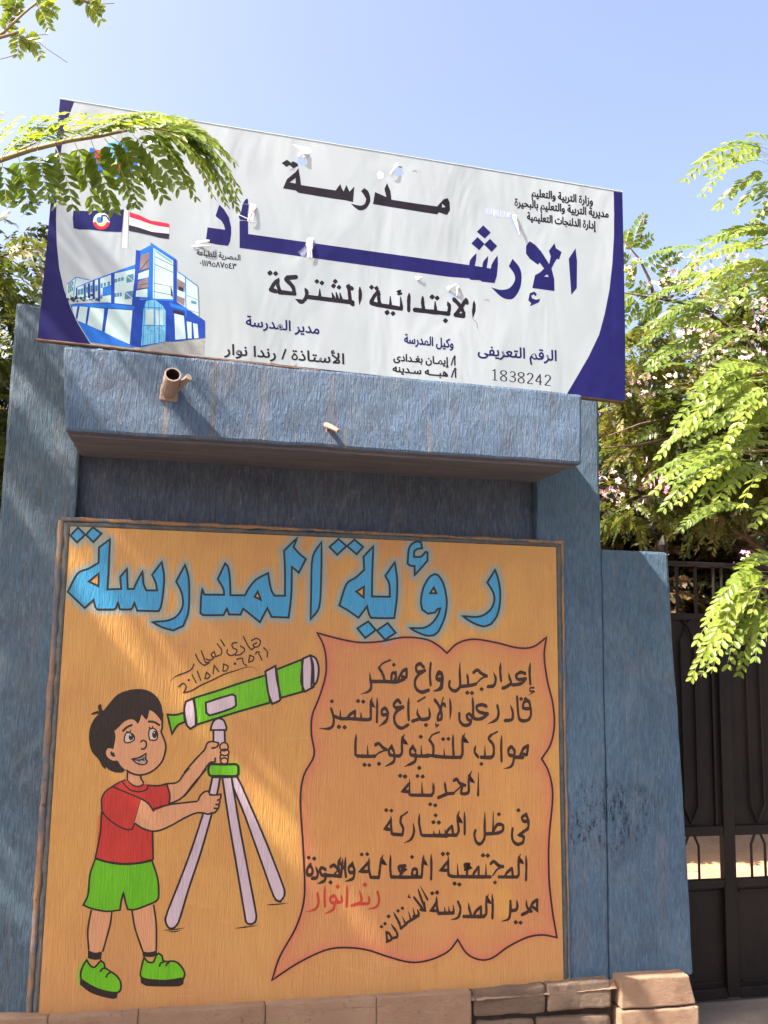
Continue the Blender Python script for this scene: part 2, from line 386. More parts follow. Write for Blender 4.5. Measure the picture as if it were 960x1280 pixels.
# ================================================================ SETTING: ground
def m_sand():
    m, nt, p = newmat('dusty_sand', .95, .1)
    c = ramp(nt, noi(nt, pos(nt), 1.3, 8, .65), [(.3, g3(176, 140, 108)), (.7, g3(204, 172, 142))])
    c = mix(nt, ramp(nt, noi(nt, pos(nt), 22, 4, .7), [(.56, (0, 0, 0)), (.7, (1, 1, 1))]), c, g3(140, 112, 88))
    nt.links.new(c, p.inputs['Base Color']); bump(nt, p, noi(nt, pos(nt), 8, 8, .75), .8, .04); return m
def m_conc():
    m, nt, p = newmat('worn_concrete', .85, .25)
    c = ramp(nt, noi(nt, pos(nt), 3, 8, .7), [(.3, g3(104, 96, 88)), (.7, g3(138, 128, 118))])
    nt.links.new(c, p.inputs['Base Color']); bump(nt, p, noi(nt, pos(nt), 40, 6, .7), .5, .01); return m
M_sand, M_conc = m_sand(), m_conc()
GZ = -0.20                                    # street level; courtyard and threshold lie 0.14 higher
mb = MB(); n = 60
xs = [-600, -60, -20] + list(np.linspace(-12, 16, 57)) + [24, 80, 600]; ys = [-600, -60, -14] + list(np.linspace(-8, 18, 53)) + [30, 90, 600]
gi = {}
for i, x in enumerate(xs):
    for j, y in enumerate(ys):
        t = min(1, max(0, (y+.05)/.4)); z = GZ + .13*t + (.02*noise.noise(Vector((x*.7, y*.7, 0))) if y > 1.2 or y < -.8 else 0)
        gi[i, j] = mb.vert((x, y, z))
for i in range(len(xs)-1):
    for j in range(len(ys)-1): mb.face((gi[i, j], gi[i+1, j], gi[i+1, j+1], gi[i, j+1]))
ground = mb.build('ground', M_sand, kind='structure', smooth=True)
def m_street():
    m, nt, p = newmat('bounce_cutting_asphalt', .9, .2)
    c = ramp(nt, noi(nt, pos(nt), 2, 8, .7), [(.3, (.055, .050, .045)), (.7, (.11, .098, .085))])
    nt.links.new(c, p.inputs['Base Color']); bump(nt, p, noi(nt, pos(nt), 40, 6, .8), .7, .01); return m
mb = MB(); mb.box((-60, -16, GZ-.2), (60, -.75, GZ+.045)); mb.build('street', m_street(), kind='structure')  # out of view; dark slab added to cut light bounced onto the wall
mb = MB(); mb.box((2.64, -.62, GZ-.1), (6.2, .62, -.062))
wobble_solid('threshold_pavement', mb, M_conc, None, .12, .003, .02, kind='structure')

# ================================================================ gate wall
wall = thing('entrance_wall', 'blue stucco school entrance wall with a jutting canopy slab and an ochre painted mural panel', 'wall', (1.0, 0, GZ))
A = lambda px, py, Y=0: (lambda v: (v.x, v.z))(at(px, py, Y))
def px_prism(name, pxs, y0, y1, mat, parent, **k):
    mb = MB(); mb.prism([A(a, b, y0) for a, b in pxs], y0, y1); return wobble_solid(name, mb, mat, parent, **k)
BOT = GZ - .1
xl0, zl0 = A(20, 378); xl1, _ = A(3, 700)
mb = MB(); mb.prism([(xl1-.012, .12), (.03, .12), (.03, 2.80), (xl0, zl0)], 0, .34)
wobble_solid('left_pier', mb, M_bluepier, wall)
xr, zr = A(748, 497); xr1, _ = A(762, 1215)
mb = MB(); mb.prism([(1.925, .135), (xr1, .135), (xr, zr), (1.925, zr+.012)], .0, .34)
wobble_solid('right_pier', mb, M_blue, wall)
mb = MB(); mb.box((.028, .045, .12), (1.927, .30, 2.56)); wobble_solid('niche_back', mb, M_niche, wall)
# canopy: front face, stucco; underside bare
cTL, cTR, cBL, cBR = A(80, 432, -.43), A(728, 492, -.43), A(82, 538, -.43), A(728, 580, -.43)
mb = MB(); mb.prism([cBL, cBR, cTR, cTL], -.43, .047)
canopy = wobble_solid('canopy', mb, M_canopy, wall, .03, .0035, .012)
canopy.data.materials.append(M_under)
for f in canopy.data.polygons:
    if f.normal.z < -.6: f.material_index = 1
mb = MB(); mb.prism([(cBL[0]+.02, cBL[1]-.012), (cBR[0]-.02, cBR[1]-.012), (cBR[0]-.02, cBR[1]+.02), (cBL[0]+.02, cBL[1]+.02)], -.405, -.375)
wobble_solid('drip_edge', mb, M_under, wall, .05, .003, .004)

# ---- plinth of stones
def m_stone(name, lo, hi, rough=.9):
    m, nt, p = newmat(name, rough, .2)
    oi = N(nt, 'ShaderNodeObjectInfo')
    c = ramp(nt, noi(nt, pos(nt), 7, 7, .7, .4), [(.3, lo), (.7, hi)])
    c = mix(nt, math_(nt, 'MULTIPLY', oi.outputs['Random'], .3), c, tuple(x*.6 for x in lo))
    c = mix(nt, ramp(nt, noi(nt, pos(nt), 45, 5, .75), [(.58, (0, 0, 0)), (.72, (1, 1, 1))]), c, tuple(x*.5 for x in lo))
    nt.links.new(c, p.inputs['Base Color']); bump(nt, p, noi(nt, pos(nt, (1, 1, 1.6)), 24, 10, .85, .4), 1.0, .035); return m
M_tanst = m_stone('tan_painted_plinth', g3(196, 160, 130), g3(214, 182, 150))
M_greyst = m_stone('bare_limestone', g3(142, 122, 104), g3(168, 146, 124))
M_mortar = m_stone('dark_joint_mortar', g3(70, 60, 52), g3(96, 82, 70))
def stone(px0, px1, pyt0, pyt1, zb, mat, parent, name='stone', front=-.05, amp=.007, bev=.005):
    """a block whose top edge runs (px0,pyt0)-(px1,pyt1) and whose foot is at height zb"""
    x0, z0 = A(px0, pyt0, front); x1, z1 = A(px1, pyt1, front)
    mb = MB(); mb.prism([(x0, zb), (x1, zb), (x1, z1), (x0, z0)], front, .02)
    return wobble_solid(name, mb, mat, parent, .035, amp, bev)
zt = A(590, 1240, -.05)[1]
r1 = A(690, 1268, -.05)[1]
mb = MB(); x0 = A(-12, 1274, -.05)[0]; x1 = A(768, 1250, -.05)[0]
xm_ = A(590.5, 1250, -.05)[0]
mb.prism([(xm_+.001, BOT), (x1, BOT), (x1, zt-.035), (xm_+.001, zt-.035)], -.026, .02); wobble_solid('plinth_mortar', mb, M_mortar, wall, .08, .003, .004)
mb = MB(); mb.prism([(x0, BOT), (xm_, BOT), (xm_, zt-.045), (x0, zt-.06)], -.043, .02); wobble_solid('plinth_render', mb, M_tanst, wall, .08, .001, .004)
stone(-14, 59.2, 1274, 1272, BOT, M_tanst, wall, amp=.003)
stone(60, 173.2, 1272, 1266, BOT, M_tanst, wall, amp=.003)
stone(174, 331.2, 1266, 1257, BOT, M_tanst, wall, amp=.003)
stone(332, 471.2, 1257, 1247.5, BOT, M_tanst, wall, amp=.004)
stone(472, 589, 1247, 1239.5, BOT, M_tanst, wall, amp=.004)
stone(592, 682, 1240, 1231, r1+.004, M_greyst, wall, front=-.043, amp=.010, bev=.009)
stone(685, 765, 1230, 1225, r1+.006, M_greyst, wall, front=-.046, amp=.010, bev=.009)
stone(594, 668, 1278, 1275, BOT, M_greyst, wall, front=-.04, amp=.01, bev=.018)
stone(671, 765, 1273, 1269, BOT, M_greyst, wall, front=-.043, amp=.01, bev=.018)
# sloping weathered ledge on top of the plinth
mb = MB()
for a, b in (((36, 1269), (590, 1238.5)), ((592, 1238.5), (766, 1224))):
    p0, p1 = at(*a, -.012), at(*b, -.012); q0, q1 = Vector((p0.x, -.050, p0.z-.022)), Vector((p1.x, -.050, p1.z-.022))
    n = 30
    for k in range(n):
        def L(p, q, t): return p.lerp(q, t) + Vector((0, 0, .004*noise.noise(Vector((t*23, 0, a[0])))))
        mb.quad(L(q0, q1, k/n), L(q0, q1, (k+1)/n), L(p0, p1, (k+1)/n), L(p0, p1, k/n))
mb.build('plinth_ledge', M_tanst, wall, smooth=True)

# ---- blue gate post right of the wall, its own plinth
post = thing('gate_post', 'lower blue stucco gate post beside the black gate, on a tan block plinth', 'gate post', (2.4, 0, GZ))
pl, pr = A(752, 686), A(835, 690); br = A(868, 1219)
x765 = A(765, 1222)[0]
mb = MB(); mb.prism([(xr1+.004, br[1]), (br[0], br[1]), A(853, 960), A(841, 780), (pr[0], pr[1]), (xr+.006, pl[1])], .004, .34)
wobble_solid('post_shaft', mb, M_blue, post, amp=.0035)
zj = A(820, 1260, -.07)[1]
mb = MB(); mb.prism([(A(777, 1224, -.07)[0], zj+.004), (A(870, 1252, -.07)[0], zj+.004), A(862, 1219, -.07), A(777, 1225, -.07)], -.07, .30)
wobble_solid('plinth_block', mb, M_tanst, post, .035, .0045, .006)
mb = MB(); mb.prism([(A(775, 1262, -.07)[0], BOT), (A(874, 1300, -.07)[0], BOT), (A(872, 1258, -.07)[0], zj-.004), (A(775, 1262, -.07)[0], zj-.004)], -.078, .30)
wobble_solid('plinth_block', mb, M_tanst, post, .035, .0045, .006)

# ================================================================ mural
PY = -.010                                    # the plane of the mural's plaster
inn = [(88, 658), (300, 667), (500, 675.5), (695, 684), (699, 950), (704.5, 1226), (590, 1236), (300, 1254), (48, 1268), (68, 960)]
def grid_panel():
    """the mural's plaster as a fine sheet; attributes carry the soft airbrushed paint"""
    def edge(pl, t):
        L = [0]
        for k in range(1, len(pl)): L.append(L[-1]+math.dist(pl[k-1], pl[k]))
        q = t*L[-1]
        for k in range(1, len(pl)):
            if q <= L[k]+1e-6: u = (q-L[k-1])/(L[k]-L[k-1]); return np.array(pl[k-1])*(1-u)+np.array(pl[k])*u
        return np.array(pl[-1])
    nx, ny = 240, 232; mb = MB(); px = []
    top, bot = inn[0:4], [inn[8], inn[7], inn[6], inn[5]]; lef, rig = [inn[0], inn[9], inn[8]], [inn[3], inn[4], inn[5]]
    for j in range(ny+1):
        for i in range(nx+1):
            u, v = i/nx, j/ny
            c = (1-v)*edge(top, u)+v*edge(bot, u)+(1-u)*edge(lef, v)+u*edge(rig, v) - ((1-u)*(1-v)*np.array(inn[0])+u*(1-v)*np.array(inn[3])+u*v*np.array(inn[5])+(1-u)*v*np.array(inn[8]))
            px.append(c); mb.vert(at(c[0], c[1], PY))
    for j in range(ny):
        for i in range(nx): q = j*(nx+1)+i; mb.face((q, q+1, q+nx+2, q+nx+1))
    rim = [at(p[0], p[1], PY) for p in inn]; n = len(rim)
    for k in range(n):
        p, q = rim[k], rim[(k+1) % n]; mb.quad(p, q, Vector((q.x, .004, q.z)), Vector((p.x, .004, p.z)))
    o = mb.build('mural_panel', M_panel, wall); px = np.array(px)
    def dist(pl, closed=True):
        d = np.full(len(px), 1e9); m = len(pl)
        for k in range(m if closed else m-1):
            a, b_ = np.array(pl[k]), np.array(pl[(k+1) % m]); ab = b_-a; t = np.clip(((px-a)@ab)/max(ab@ab, 1e-9), 0, 1)
            d = np.minimum(d, np.hypot(*(px-a-t[:, None]*ab).T))
        return d
    def inside(pl):
        c = np.zeros(len(px), bool)
        for k in range(len(pl)):
            (x1, y1), (x2, y2) = pl[k-1], pl[k]
            if y1 != y2: c ^= ((y1 > px[:, 1]) != (y2 > px[:, 1])) & (px[:, 0] < (x2-x1)*(px[:, 1]-y1)/(y2-y1)+x1)
        return c
    cy = np.zeros(len(px))
    for o_, hs in title: cy = np.maximum(cy, .85*np.clip(1-dist(smooth(o_, True, 2, 38))/9.5, 0, 1)**1.1)
    ss = smooth(sc, True, 3, 40); d = dist(ss); ins = inside(ss)
    rose = np.where(ins, .15+.68*np.exp(-d/8.5), .45*np.clip(1-d/7, 0, 1))
    gr = np.maximum(.7*np.clip(1-dist(B3('65,1010 45,960 70,890 110,850'), False)/6, 0, 1), .5*np.clip(1-dist(B3('135,200 120,350 90,428'), False)/4, 0, 1))
    gr = np.maximum(gr, .6*np.clip(1-dist(pad)/6, 0, 1)); gr = np.maximum(gr, .3*np.clip(1-dist(tb)/6, 0, 1))
    rd = .7*np.clip(1-dist(B2('82,330 76,420 66,520'), False)/5, 0, 1)
    ye = .7*np.clip(1-dist(B_YEL)/4, 0, 1); ye[inside(B_YEL)] = .7
    nv = len(o.data.vertices)
    for nm, v in (('cyan', cy), ('rose', rose), ('lime', gr), ('redmist', rd), ('yellow', ye*.5)):
        at_ = o.data.attributes.new(nm, 'FLOAT', 'POINT'); w_ = np.zeros(nv, np.float32); w_[:len(v)] = v; at_.data.foreach_set('value', w_)
    return o
T1, T2, T3, T4 = Reg(75,645,245,805), Reg(235,660,405,820), Reg(400,665,530,815), Reg(500,665,640,805)
title = [
 (T1('127,82 178,132 120,186 73,138'), []), (T1('232,80 292,124 236,184 182,132'), []),
 (T1('352,165 275,222 272,330 200,372 125,405 55,535 175,650 237,590 248,640 265,660 380,660 395,648 410,610 420,655 440,660 500,660 512,645 525,612 545,668 695,672 712,640 728,540 735,430 718,325 650,415 675,470 685,525 610,525 590,480 582,390 545,460 520,515 478,515 475,445 473,372 425,430 432,515 335,518 345,340'), [T1('203,462 273,405 270,495')]),
 (T1('883,345 820,462 850,520 865,570 865,640 825,705 760,738 650,748 720,785 800,808 870,775 905,680 912,560 908,440'), []),
 (T2('262,250 210,360 250,430 255,472 115,470 100,430 92,500 88,600 110,615 250,615 275,568 290,610 370,612 390,570 508,665 560,565 590,628 710,632 720,560 730,450 733,275 782,315 832,220 785,180 745,135 770,70 678,160 685,300 685,478 610,478 585,430 565,318 480,365 430,425 402,475 300,475 295,350 282,275'), [T2('492,448 470,485 515,508')]),
 (T2('943,98 880,205 870,450 865,645 925,560 940,350'), []),
 (T3('170,65 245,130 158,210 88,138'), []), (T3('318,70 398,138 338,205 250,130'), []),
 (T3('445,825 515,905 418,978 345,890'), []), (T3('625,840 698,930 602,995 525,910'), []),
 (T3('492,132 402,228 408,350 330,420 245,480 178,678 260,725 355,792 435,685 450,750 470,792 600,796 685,795 700,690 712,560 712,430 690,280 602,405 640,480 645,598 480,595 482,400'), [T3('405,505 335,550 403,605')]),
 (T4('190,140 180,90 145,80 100,105 75,150 65,270 90,288 125,292 125,370 180,310 235,245 235,175 220,170 185,210 150,215 120,212 122,165 150,145'), []),
 (T4('298,360 330,375 370,440 395,540 400,630 380,740 330,850 290,885 230,888 150,860 85,822 200,822 270,785 320,720 345,655 325,660 300,690 240,700 190,665 180,590 200,480 250,390'), [T4('290,475 258,525 312,525')]),
 (T4('815,325 748,432 800,520 808,590 780,660 720,710 650,728 535,720 620,775 710,808 780,790 830,720 855,620 858,500 838,390'), [])]
SC = Reg(330,780,710,1240)
sc = SC('168,28 230,45 300,58 370,55 440,42 510,48 550,68 578,92 610,62 660,48 730,58 800,75 850,72 892,42 885,100 895,180 912,250 917,320 905,380 877,425 900,470 912,540 900,680 900,800 910,900 925,990 880,982 830,990 770,1020 720,1055 680,1060 640,1040 612,997 580,1035 520,1062 460,1068 390,1050 320,1028 240,1022 180,1035 100,1075 25,1125 50,1050 100,960 125,880 128,800 122,680 115,560 125,480 158,415 150,350 152,290 175,230 195,160 195,100 185,60')
B1, B2, B3 = Reg(105,850,225,980), Reg(110,960,290,1090), Reg(90,1060,250,1260)
R5, R6, R4, RS = Reg(230,880,380,1020), Reg(200,960,370,1180), Reg(200,790,420,930), Reg(205,790,345,880)
pad = R5('218,482 325,484 412,482 432,498 435,530 432,562 410,577 320,576 215,575 198,558 195,530 200,498')
tb = R4('185,360 300,325 440,278 580,235 600,385 440,430 200,505 195,430')
B_YEL = Reg(530,1060,700,1190)('525,305 600,300 605,400 590,470 530,480 515,400')
panel = grid_panel()
def strip(name, a, b, mat, y0, n=90, amp=.0042):
    """a raised band between two picture polylines, wavy on its edges, with thickness"""
    mb = MB(); rows = []
    def seg(pl, t):
        L = [0]
        for k in range(1, len(pl)): L.append(L[-1]+math.dist(pl[k-1], pl[k]))
        q = t*L[-1]
        for k in range(1, len(pl)):
            if q <= L[k]+1e-6: u = (q-L[k-1])/(L[k]-L[k-1]); return (pl[k-1][0]+(pl[k][0]-pl[k-1][0])*u, pl[k-1][1]+(pl[k][1]-pl[k-1][1])*u)
        return pl[-1]
    for k in range(n+1):
        t = k/n; p = at(*seg(a, t), y0); q = at(*seg(b, t), y0)
        w1 = noise.noise_vector(Vector((t*40, 0, a[0][0])))*amp; w2 = noise.noise_vector(Vector((t*40, 9, b[0][0])))*amp
        p += w1; q += w2; mid = (p+q)/2; mid.y -= .0004
        rows.append([mb.vert(x) for x in ((p.x, .01, p.z), p, mid, q, (q.x, .01, q.z))])
    for r0, r1 in zip(rows, rows[1:]):
        for j in range(4): mb.face((r0[j], r0[j+1], r1[j+1], r1[j]))
    return mb.build(name, mat, wall, smooth=True)
strip('border_groove', [(83, 652), (300, 661), (500, 670), (699, 679)], [(86, 659), (300, 667.5), (500, 676), (697, 684)], M_groove, -.0025)
strip('border_ridge', [(76, 646), (300, 656), (500, 666.5), (704, 676)], [(78, 651), (300, 660), (500, 669.3), (704, 680)], M_border, -.0045)
strip('border_groove', [(80, 652), (62, 960), (41, 1269)], [(88.5, 658), (68.5, 960), (48.5, 1268.5)], M_groove, -.0025)
strip('border_ridge', [(73, 650), (53, 960), (32, 1270)], [(80.5, 650), (61, 960), (39.5, 1269.5)], M_border, -.0040)
strip('border_groove', [(694.5, 683), (698.5, 950), (704, 1226)], [(701, 682), (705, 950), (710.5, 1225.5)], M_groove, -.0025)
strip('border_ridge', [(701.5, 678), (705.5, 950), (711, 1225.5)], [(704.5, 677), (708.5, 950), (714, 1225)], M_border, -.0040)

F = PY - .00012
# ---- title
pt = Paint(F)
for o_, hs in title:
    pt.poly(o_, 0, hs, layer=.0016, corner=38)
    for l in [o_]+hs: pt.ribbon(l, 2.5, 1, True, layer=.0026, corner=38)
pt.build('title_lettering', [M_cyan, M_ink, M_halo_cyan], panel, label='large sky blue Arabic heading with black outline and sprayed blue edge')

# ---- scroll
pt = Paint(F)
pt.ribbon(sc, 2.3, 2, True, layer=.0026, corner=40)
pt.build('painted_scroll', [M_tint, M_halo_pink, M_ink, M_yel], panel, label='rose edged scroll with wavy black outline')

# ---- brush lettering on the scroll
NB = (3.0, 4.6)
RA, RB, RC, RD = Reg(540,810,700,930), Reg(390,820,560,940), Reg(530,900,700,1020), Reg(420,905,600,1045)
RE, RF, RG, RH = Reg(540,1000,700,1120), Reg(370,1000,560,1150), Reg(530,1060,700,1190), Reg(370,1060,560,1190)
pt = Paint(F)
pt.pen(RA, 's738,108 732,180 738,270; n765,298 738,300 735,322 768,326; e n768,326 718,358; 700,192 665,182 632,205 645,235 705,230; 705,230 670,265 610,277 590,270; s575,185 582,225 592,262 560,290 528,302; s515,108 512,170 518,245; s462,185 478,230 465,280 418,290; 310,185 340,165 370,190 412,212; n412,212 370,230 330,270; 330,270 290,280 215,290; s262,190 270,240 270,280; s210,108 208,180 210,285 180,320 145,312 128,280 133,250; d372,308 265,335 300,338', NB)
pt.pen(RA, '80,215 62,190 38,208 38,235 72,242 82,220; e80,230 74,295 50,315 8,325; 740,450 725,400 692,405 685,450 735,455; 742,455 740,510 715,542 665,542 648,500 638,365; s638,365 645,470; d668,382 702,382; s588,428 605,480 600,535 545,545; e490,432 500,490 480,540 415,570; 410,438 375,425 335,440 352,478 420,495; 420,495 370,530 320,530 308,500; s303,365 308,430 308,520; 305,525 282,495 262,505 270,535 295,545; 295,545 280,572 240,580 208,545 205,490; se133,375 140,450 135,540; 20,388 50,430 70,480 70,530 42,540; 42,540 45,510 62,470 75,420; n85,370 75,412 100,440 98,420 75,412; n 28,565 28,580; en28,580 48,578 25,600', NB)
pt.pen(RB, '838,52 832,130 838,205; 790,80 762,55 735,75 745,112 798,102; 798,102 755,130 727,175 735,230 775,255 825,240; 895,110 880,140 885,160 918,158 915,125 898,112; e918,150 905,225 855,248; 668,92 640,108 608,165; 668,92 665,150 636,145; 655,160 600,182 510,180; 560,165 565,125 590,118 592,150 580,178; d578,62; n555,28 500,52 472,82; 472,82 500,130 515,180; 510,180 420,180; se408,115 412,170 418,215 400,250 340,270', NB)
pt.pen(RB, 's825,362 830,430 790,448 750,440; s745,372 745,410 760,440 707,460; d805,487; n745,322 800,290; s683,292 680,370 683,450; 625,332 605,312 578,340 592,366 645,360; 642,362 600,390 580,430 590,480 630,510 680,485; 535,395 515,368 492,388 500,415 530,412; e537,400 525,455 470,500; s460,292 460,370 458,465; s425,290 415,340 414,440 395,450; 415,318 434,352 412,340; 400,450 345,448 300,444 245,442; s345,395 347,445; 305,390 270,412 248,440; 305,390 302,440; 245,443 200,441 155,425; s200,380 200,438; e135,372 152,430 150,485 120,512 50,512; d140,320 325,318 362,322 190,500 230,503', NB)
pt.pen(RC, '735,180 700,205 675,265; 735,180 725,245 700,240; 700,265 640,262; 640,215 615,190 595,215 602,245 635,255; e640,215 632,290 612,330 560,345; s548,108 545,190 548,290; n520,82 475,105; 475,105 457,132 490,180 490,250 470,262; 475,265 400,263; s430,180 430,262; s365,178 358,225 382,262; d405,310; s290,92 272,140 272,235 260,262; 275,118 302,152 274,146; 262,264 150,262 20,248; s205,100 205,180 210,262; s140,200 145,255; d135,135 172,133; n110,85 60,105 38,138; 38,138 65,185 65,250; s385,372 382,530', NB)
pt.pen(RD, '620,213 560,214 520,212; s568,140 570,212; d565,85; 530,180 512,152 495,175 500,205 535,210; e532,200 525,250 455,285; s458,65 440,110 440,190 425,212; 441,92 466,126 440,118; 425,214 385,212; 385,180 370,152 352,175 360,205 385,210; e388,195 385,250 325,285; 262,140 285,130 310,155 338,172; n338,172 290,190 262,212; 262,214 215,216 140,213; s210,140 212,213; s135,65 130,130 130,205; d190,272 222,274 287,265; s905,312 885,365 885,450 865,466; 886,345 912,382 886,368; 785,378 805,368 825,395 862,410; n862,410 830,420 785,460; 865,466 835,460 842,420; 785,462 730,466; s725,385 730,430 738,466; 740,466 680,492; d628,535 662,542 555,293 543,347 578,350 428,345 460,350; s648,390 650,450 638,474; 640,476 500,474; s572,385 575,472; s490,365 490,470; 490,395 445,448 490,452', NB)
pt.pen(RE, '725,160 705,108 675,130 688,158 722,162; 725,160 720,210 690,235 655,262 690,276; 690,278 680,318 640,332 608,305 600,260 605,215; d648,77 502,107; 458,235 490,185 530,190 530,228 490,248 405,254; s460,85 458,238; s397,90 395,200 395,280 365,328 332,315 318,262 326,228; s243,85 245,170 245,255; s207,80 192,130 200,230 185,262; 193,118 216,160 194,150; 185,264 95,264 0,266; 150,195 118,228 100,262; 150,195 158,255; s705,415 708,500 705,600; s665,402 650,450 650,560 635,576; 652,432 676,468 652,456; 600,512 562,545 545,575; 600,512 606,570; 640,578 500,577; 440,478 465,462 500,492 535,500; n535,500 490,520 455,568; d472,618 383,415 418,417; s405,480 405,573; 350,502 320,540 305,572; 350,502 350,572; 440,576 320,576 200,574; 282,482 248,486 250,518 288,508 265,490 262,570; s190,475 195,573; d170,627 205,634; s122,420 125,560 160,574; 200,576 145,573; 118,462 66,525 122,528; d82,405 118,403', NB)
pt.pen(RF, 's905,185 908,225; s870,192 872,225; s940,182 945,225; 955,228 800,224; s780,85 778,150 792,220; d882,97 868,140 902,142 570,64 602,67; e s740,145 745,200 725,250 680,272; n705,75 665,105; 665,105 660,140 677,180 672,215; 672,220 612,216; s600,100 600,160 605,214; 600,125 562,182 602,188', NB)
pt.pen(RF, 's853,340 855,420 853,500; s808,345 800,400 795,475; 802,372 820,402 800,392; 795,486 700,488 600,486; 765,478 735,478 738,440 762,440 765,480; d733,360; 692,415 650,422 660,452 690,440 668,430; 680,445 655,480; s597,345 595,430 600,480; s550,345 535,395 525,478; 538,372 562,402 538,392; 525,490 470,488; s462,365 460,430 470,486; 460,392 405,450 460,452; d415,344 450,342; 370,440 355,405 332,430 342,458 370,455; e370,445 360,495 308,516; s313,360 310,430 315,485; s285,358 268,400 275,470; s295,368 290,430 285,475; 270,385 300,430; 218,422 240,412 268,440; n268,440 235,475; 285,482 240,478 190,476; d218,520; 187,440 165,428 150,445 165,475 190,470; e190,470 178,510 133,530; s125,420 137,460 130,490 100,495; 92,405 70,440 74,472 100,468 104,440 90,412; d80,364 115,370', NB)
pt.pen(RG, '800,365 765,392 745,443; 800,365 798,438 770,418; 760,446 735,442; s722,365 725,410 740,443 690,472; s655,365 658,420 640,440 610,440; e610,375 610,440 598,500 545,518; d648,524 682,527; s482,325 485,410 483,495; s455,325 440,375 440,460 425,480; 442,348 464,382 441,372; 425,484 300,484; 402,415 370,442 352,474; 402,415 402,474; e380,480 385,502; s315,385 320,430 335,482 278,484; e240,380 257,430 240,490 187,508; s205,400 210,445; s175,410 178,460; s145,415 148,458; 210,458 100,462; s90,340 90,400 102,460; 90,385 50,440 96,444; d58,320 92,314', NB)
pt.pen(RH, 's785,240 830,325; s770,255 795,330 815,380; 745,312 775,350 800,385; n715,296 710,310 722,312; 810,345 815,393 785,390; s765,385 775,422 740,432; s738,375 750,430; s710,400 725,452; 775,428 700,472; s670,430 690,475; d645,397 672,380 585,432 540,497 562,478; s615,405 650,470 663,510; 663,508 700,478; s600,480 635,530 640,558 612,570; 570,532 576,590 604,575 588,540 572,532', (2.7, 3.8), r=2.6)
pt.build('brush_lettering', [M_pen], panel, label='seven lines of dark brown Arabic brush lettering')
pt = Paint(F)
pt.pen(RF, 'e515,580 525,630 508,675 450,690; s460,605 460,650 425,656; s400,568 412,640 350,668; 425,656 400,655; s322,535 322,600 320,672; s285,595 287,640 250,648; 240,602 215,622 228,650 260,640 242,602; e248,640 235,690 178,722; s183,540 180,610 183,672; e135,590 142,650 120,690 62,708; d435,535 263,547', (3.0, 4.0), r=3.0)
pt.build('red_lettering', [M_redpen], panel, label='red Arabic brush lettering at the lower left of the scroll')

# ---- child
I, SK, RD_, GR, HA, MO, HG, HR = range(8)
def line(pt, reg, txt, wd=2.4, m=0, layer=.003, closed=False, taper=''):
    for s_ in txt.split(';'):
        pt.ribbon(reg(s_), wd, m, closed, layer=layer, taper=taper, corner=70, jit=.15)
pt = Paint(F)
for t in ('145,465 220,478 295,480 285,580 230,780 180,785 130,770 112,640', '450,462 530,445 615,425 632,600 632,770 580,780 532,775 480,640'):
    pt.poly(B3(t), SK, layer=.0008)
pt.poly(B2('530,105 595,95 640,40 675,0 ') + R5('165,360 185,315 220,300 275,310 285,480 200,475 100,620') + B2('700,110 640,185 600,215 540,240'), SK, layer=.0008, sm=False)
pt.poly(B3('175,80 280,110 390,122 500,115 600,95 640,220 650,320 640,390 560,430 470,462 418,460 400,400 385,335 368,400 360,465 260,475 150,455 85,428 120,350 135,200'), GR, layer=.0012)
pt.poly(B2('250,78 210,95 150,135 105,170 90,220 90,290 85,400 70,500 50,600 130,625 240,640 340,632 435,610 430,425 440,290 535,245 545,200 525,105 480,115 400,110 375,100 350,120 300,120 265,95'), RD_, layer=.0016)
pt.poly(B1('415,900 440,935 565,945 575,990 620,1040 540,1060 430,1010'), SK, layer=.0019, sm=False)
pt.poly(B2('355,205 400,235 440,288 540,250 640,235 730,225 750,190 790,150 810,178 880,178 885,210 868,230 870,265 845,295 815,305 730,300 640,335 540,385 470,415 420,420 360,400 310,365'), SK, layer=.0032)
pt.poly(B1('305,510 350,470 400,420 455,395 500,400 540,440 575,345 625,400 655,300 700,325 750,380 780,430 785,470 770,520 805,600 818,670 790,790 730,870 650,930 560,950 480,935 415,905 335,805 290,805 235,770 220,720 240,680 295,690 315,570'), SK, layer=.0021)
pt.poly(B1('190,310 240,250 330,150 430,105 540,90 640,105 720,160 770,240 785,330 780,430 750,380 700,325 655,300 640,370 625,400 600,375 575,345 560,400 540,440 500,400 455,395 400,420 350,470 305,510 315,570 295,690 240,680 220,720 235,770 290,805 335,805 370,860 415,900 380,925 320,925 260,905 220,870 215,895 180,860 145,795 80,720 52,620 55,500 90,410 140,345'), HA, layer=.0024)
line(pt, B1, '70,345 130,325 190,322', 3.4, HA, .0026, taper='s'); line(pt, B1, '165,240 158,280 180,330', 4.6, HA, .0026, taper='s')
line(pt, B1, '785,330 782,440 782,480 772,520 800,590 818,660 805,750 770,830 700,900 620,940 540,950 470,930 420,900; 270,715 278,755; 270,742 305,765; 290,725 305,765', 2.3)
line(pt, B1, '385,515 430,472 485,447; 640,415 700,420 760,455', 2.8)
for e_, pu in (('420,535 440,522 490,545 505,590 480,615 435,628 405,615 405,570', (470, 572, 24, 30)), ('660,490 700,485 730,520 735,570 715,602 660,600 648,560 650,510', (705, 545, 24, 38))):
    pt.poly(B1(e_), MO, layer=.0024); line(pt, B1, e_, 1.8, closed=True)
    c = B1('%g,%g' % pu[:2])[0]; pt.dot(c, pu[2]/8, I, .0034, 12, pu[3]/8); pt.dot((c[0]-.4, c[1]-2.2), .9, MO, .0042, 8)
line(pt, B1, '425,512 442,532; 467,500 455,532; 648,468 668,492; 685,460 685,486', 1.6)
line(pt, B1, '565,622 590,603 620,620 622,660 600,690 570,686', 2.2)
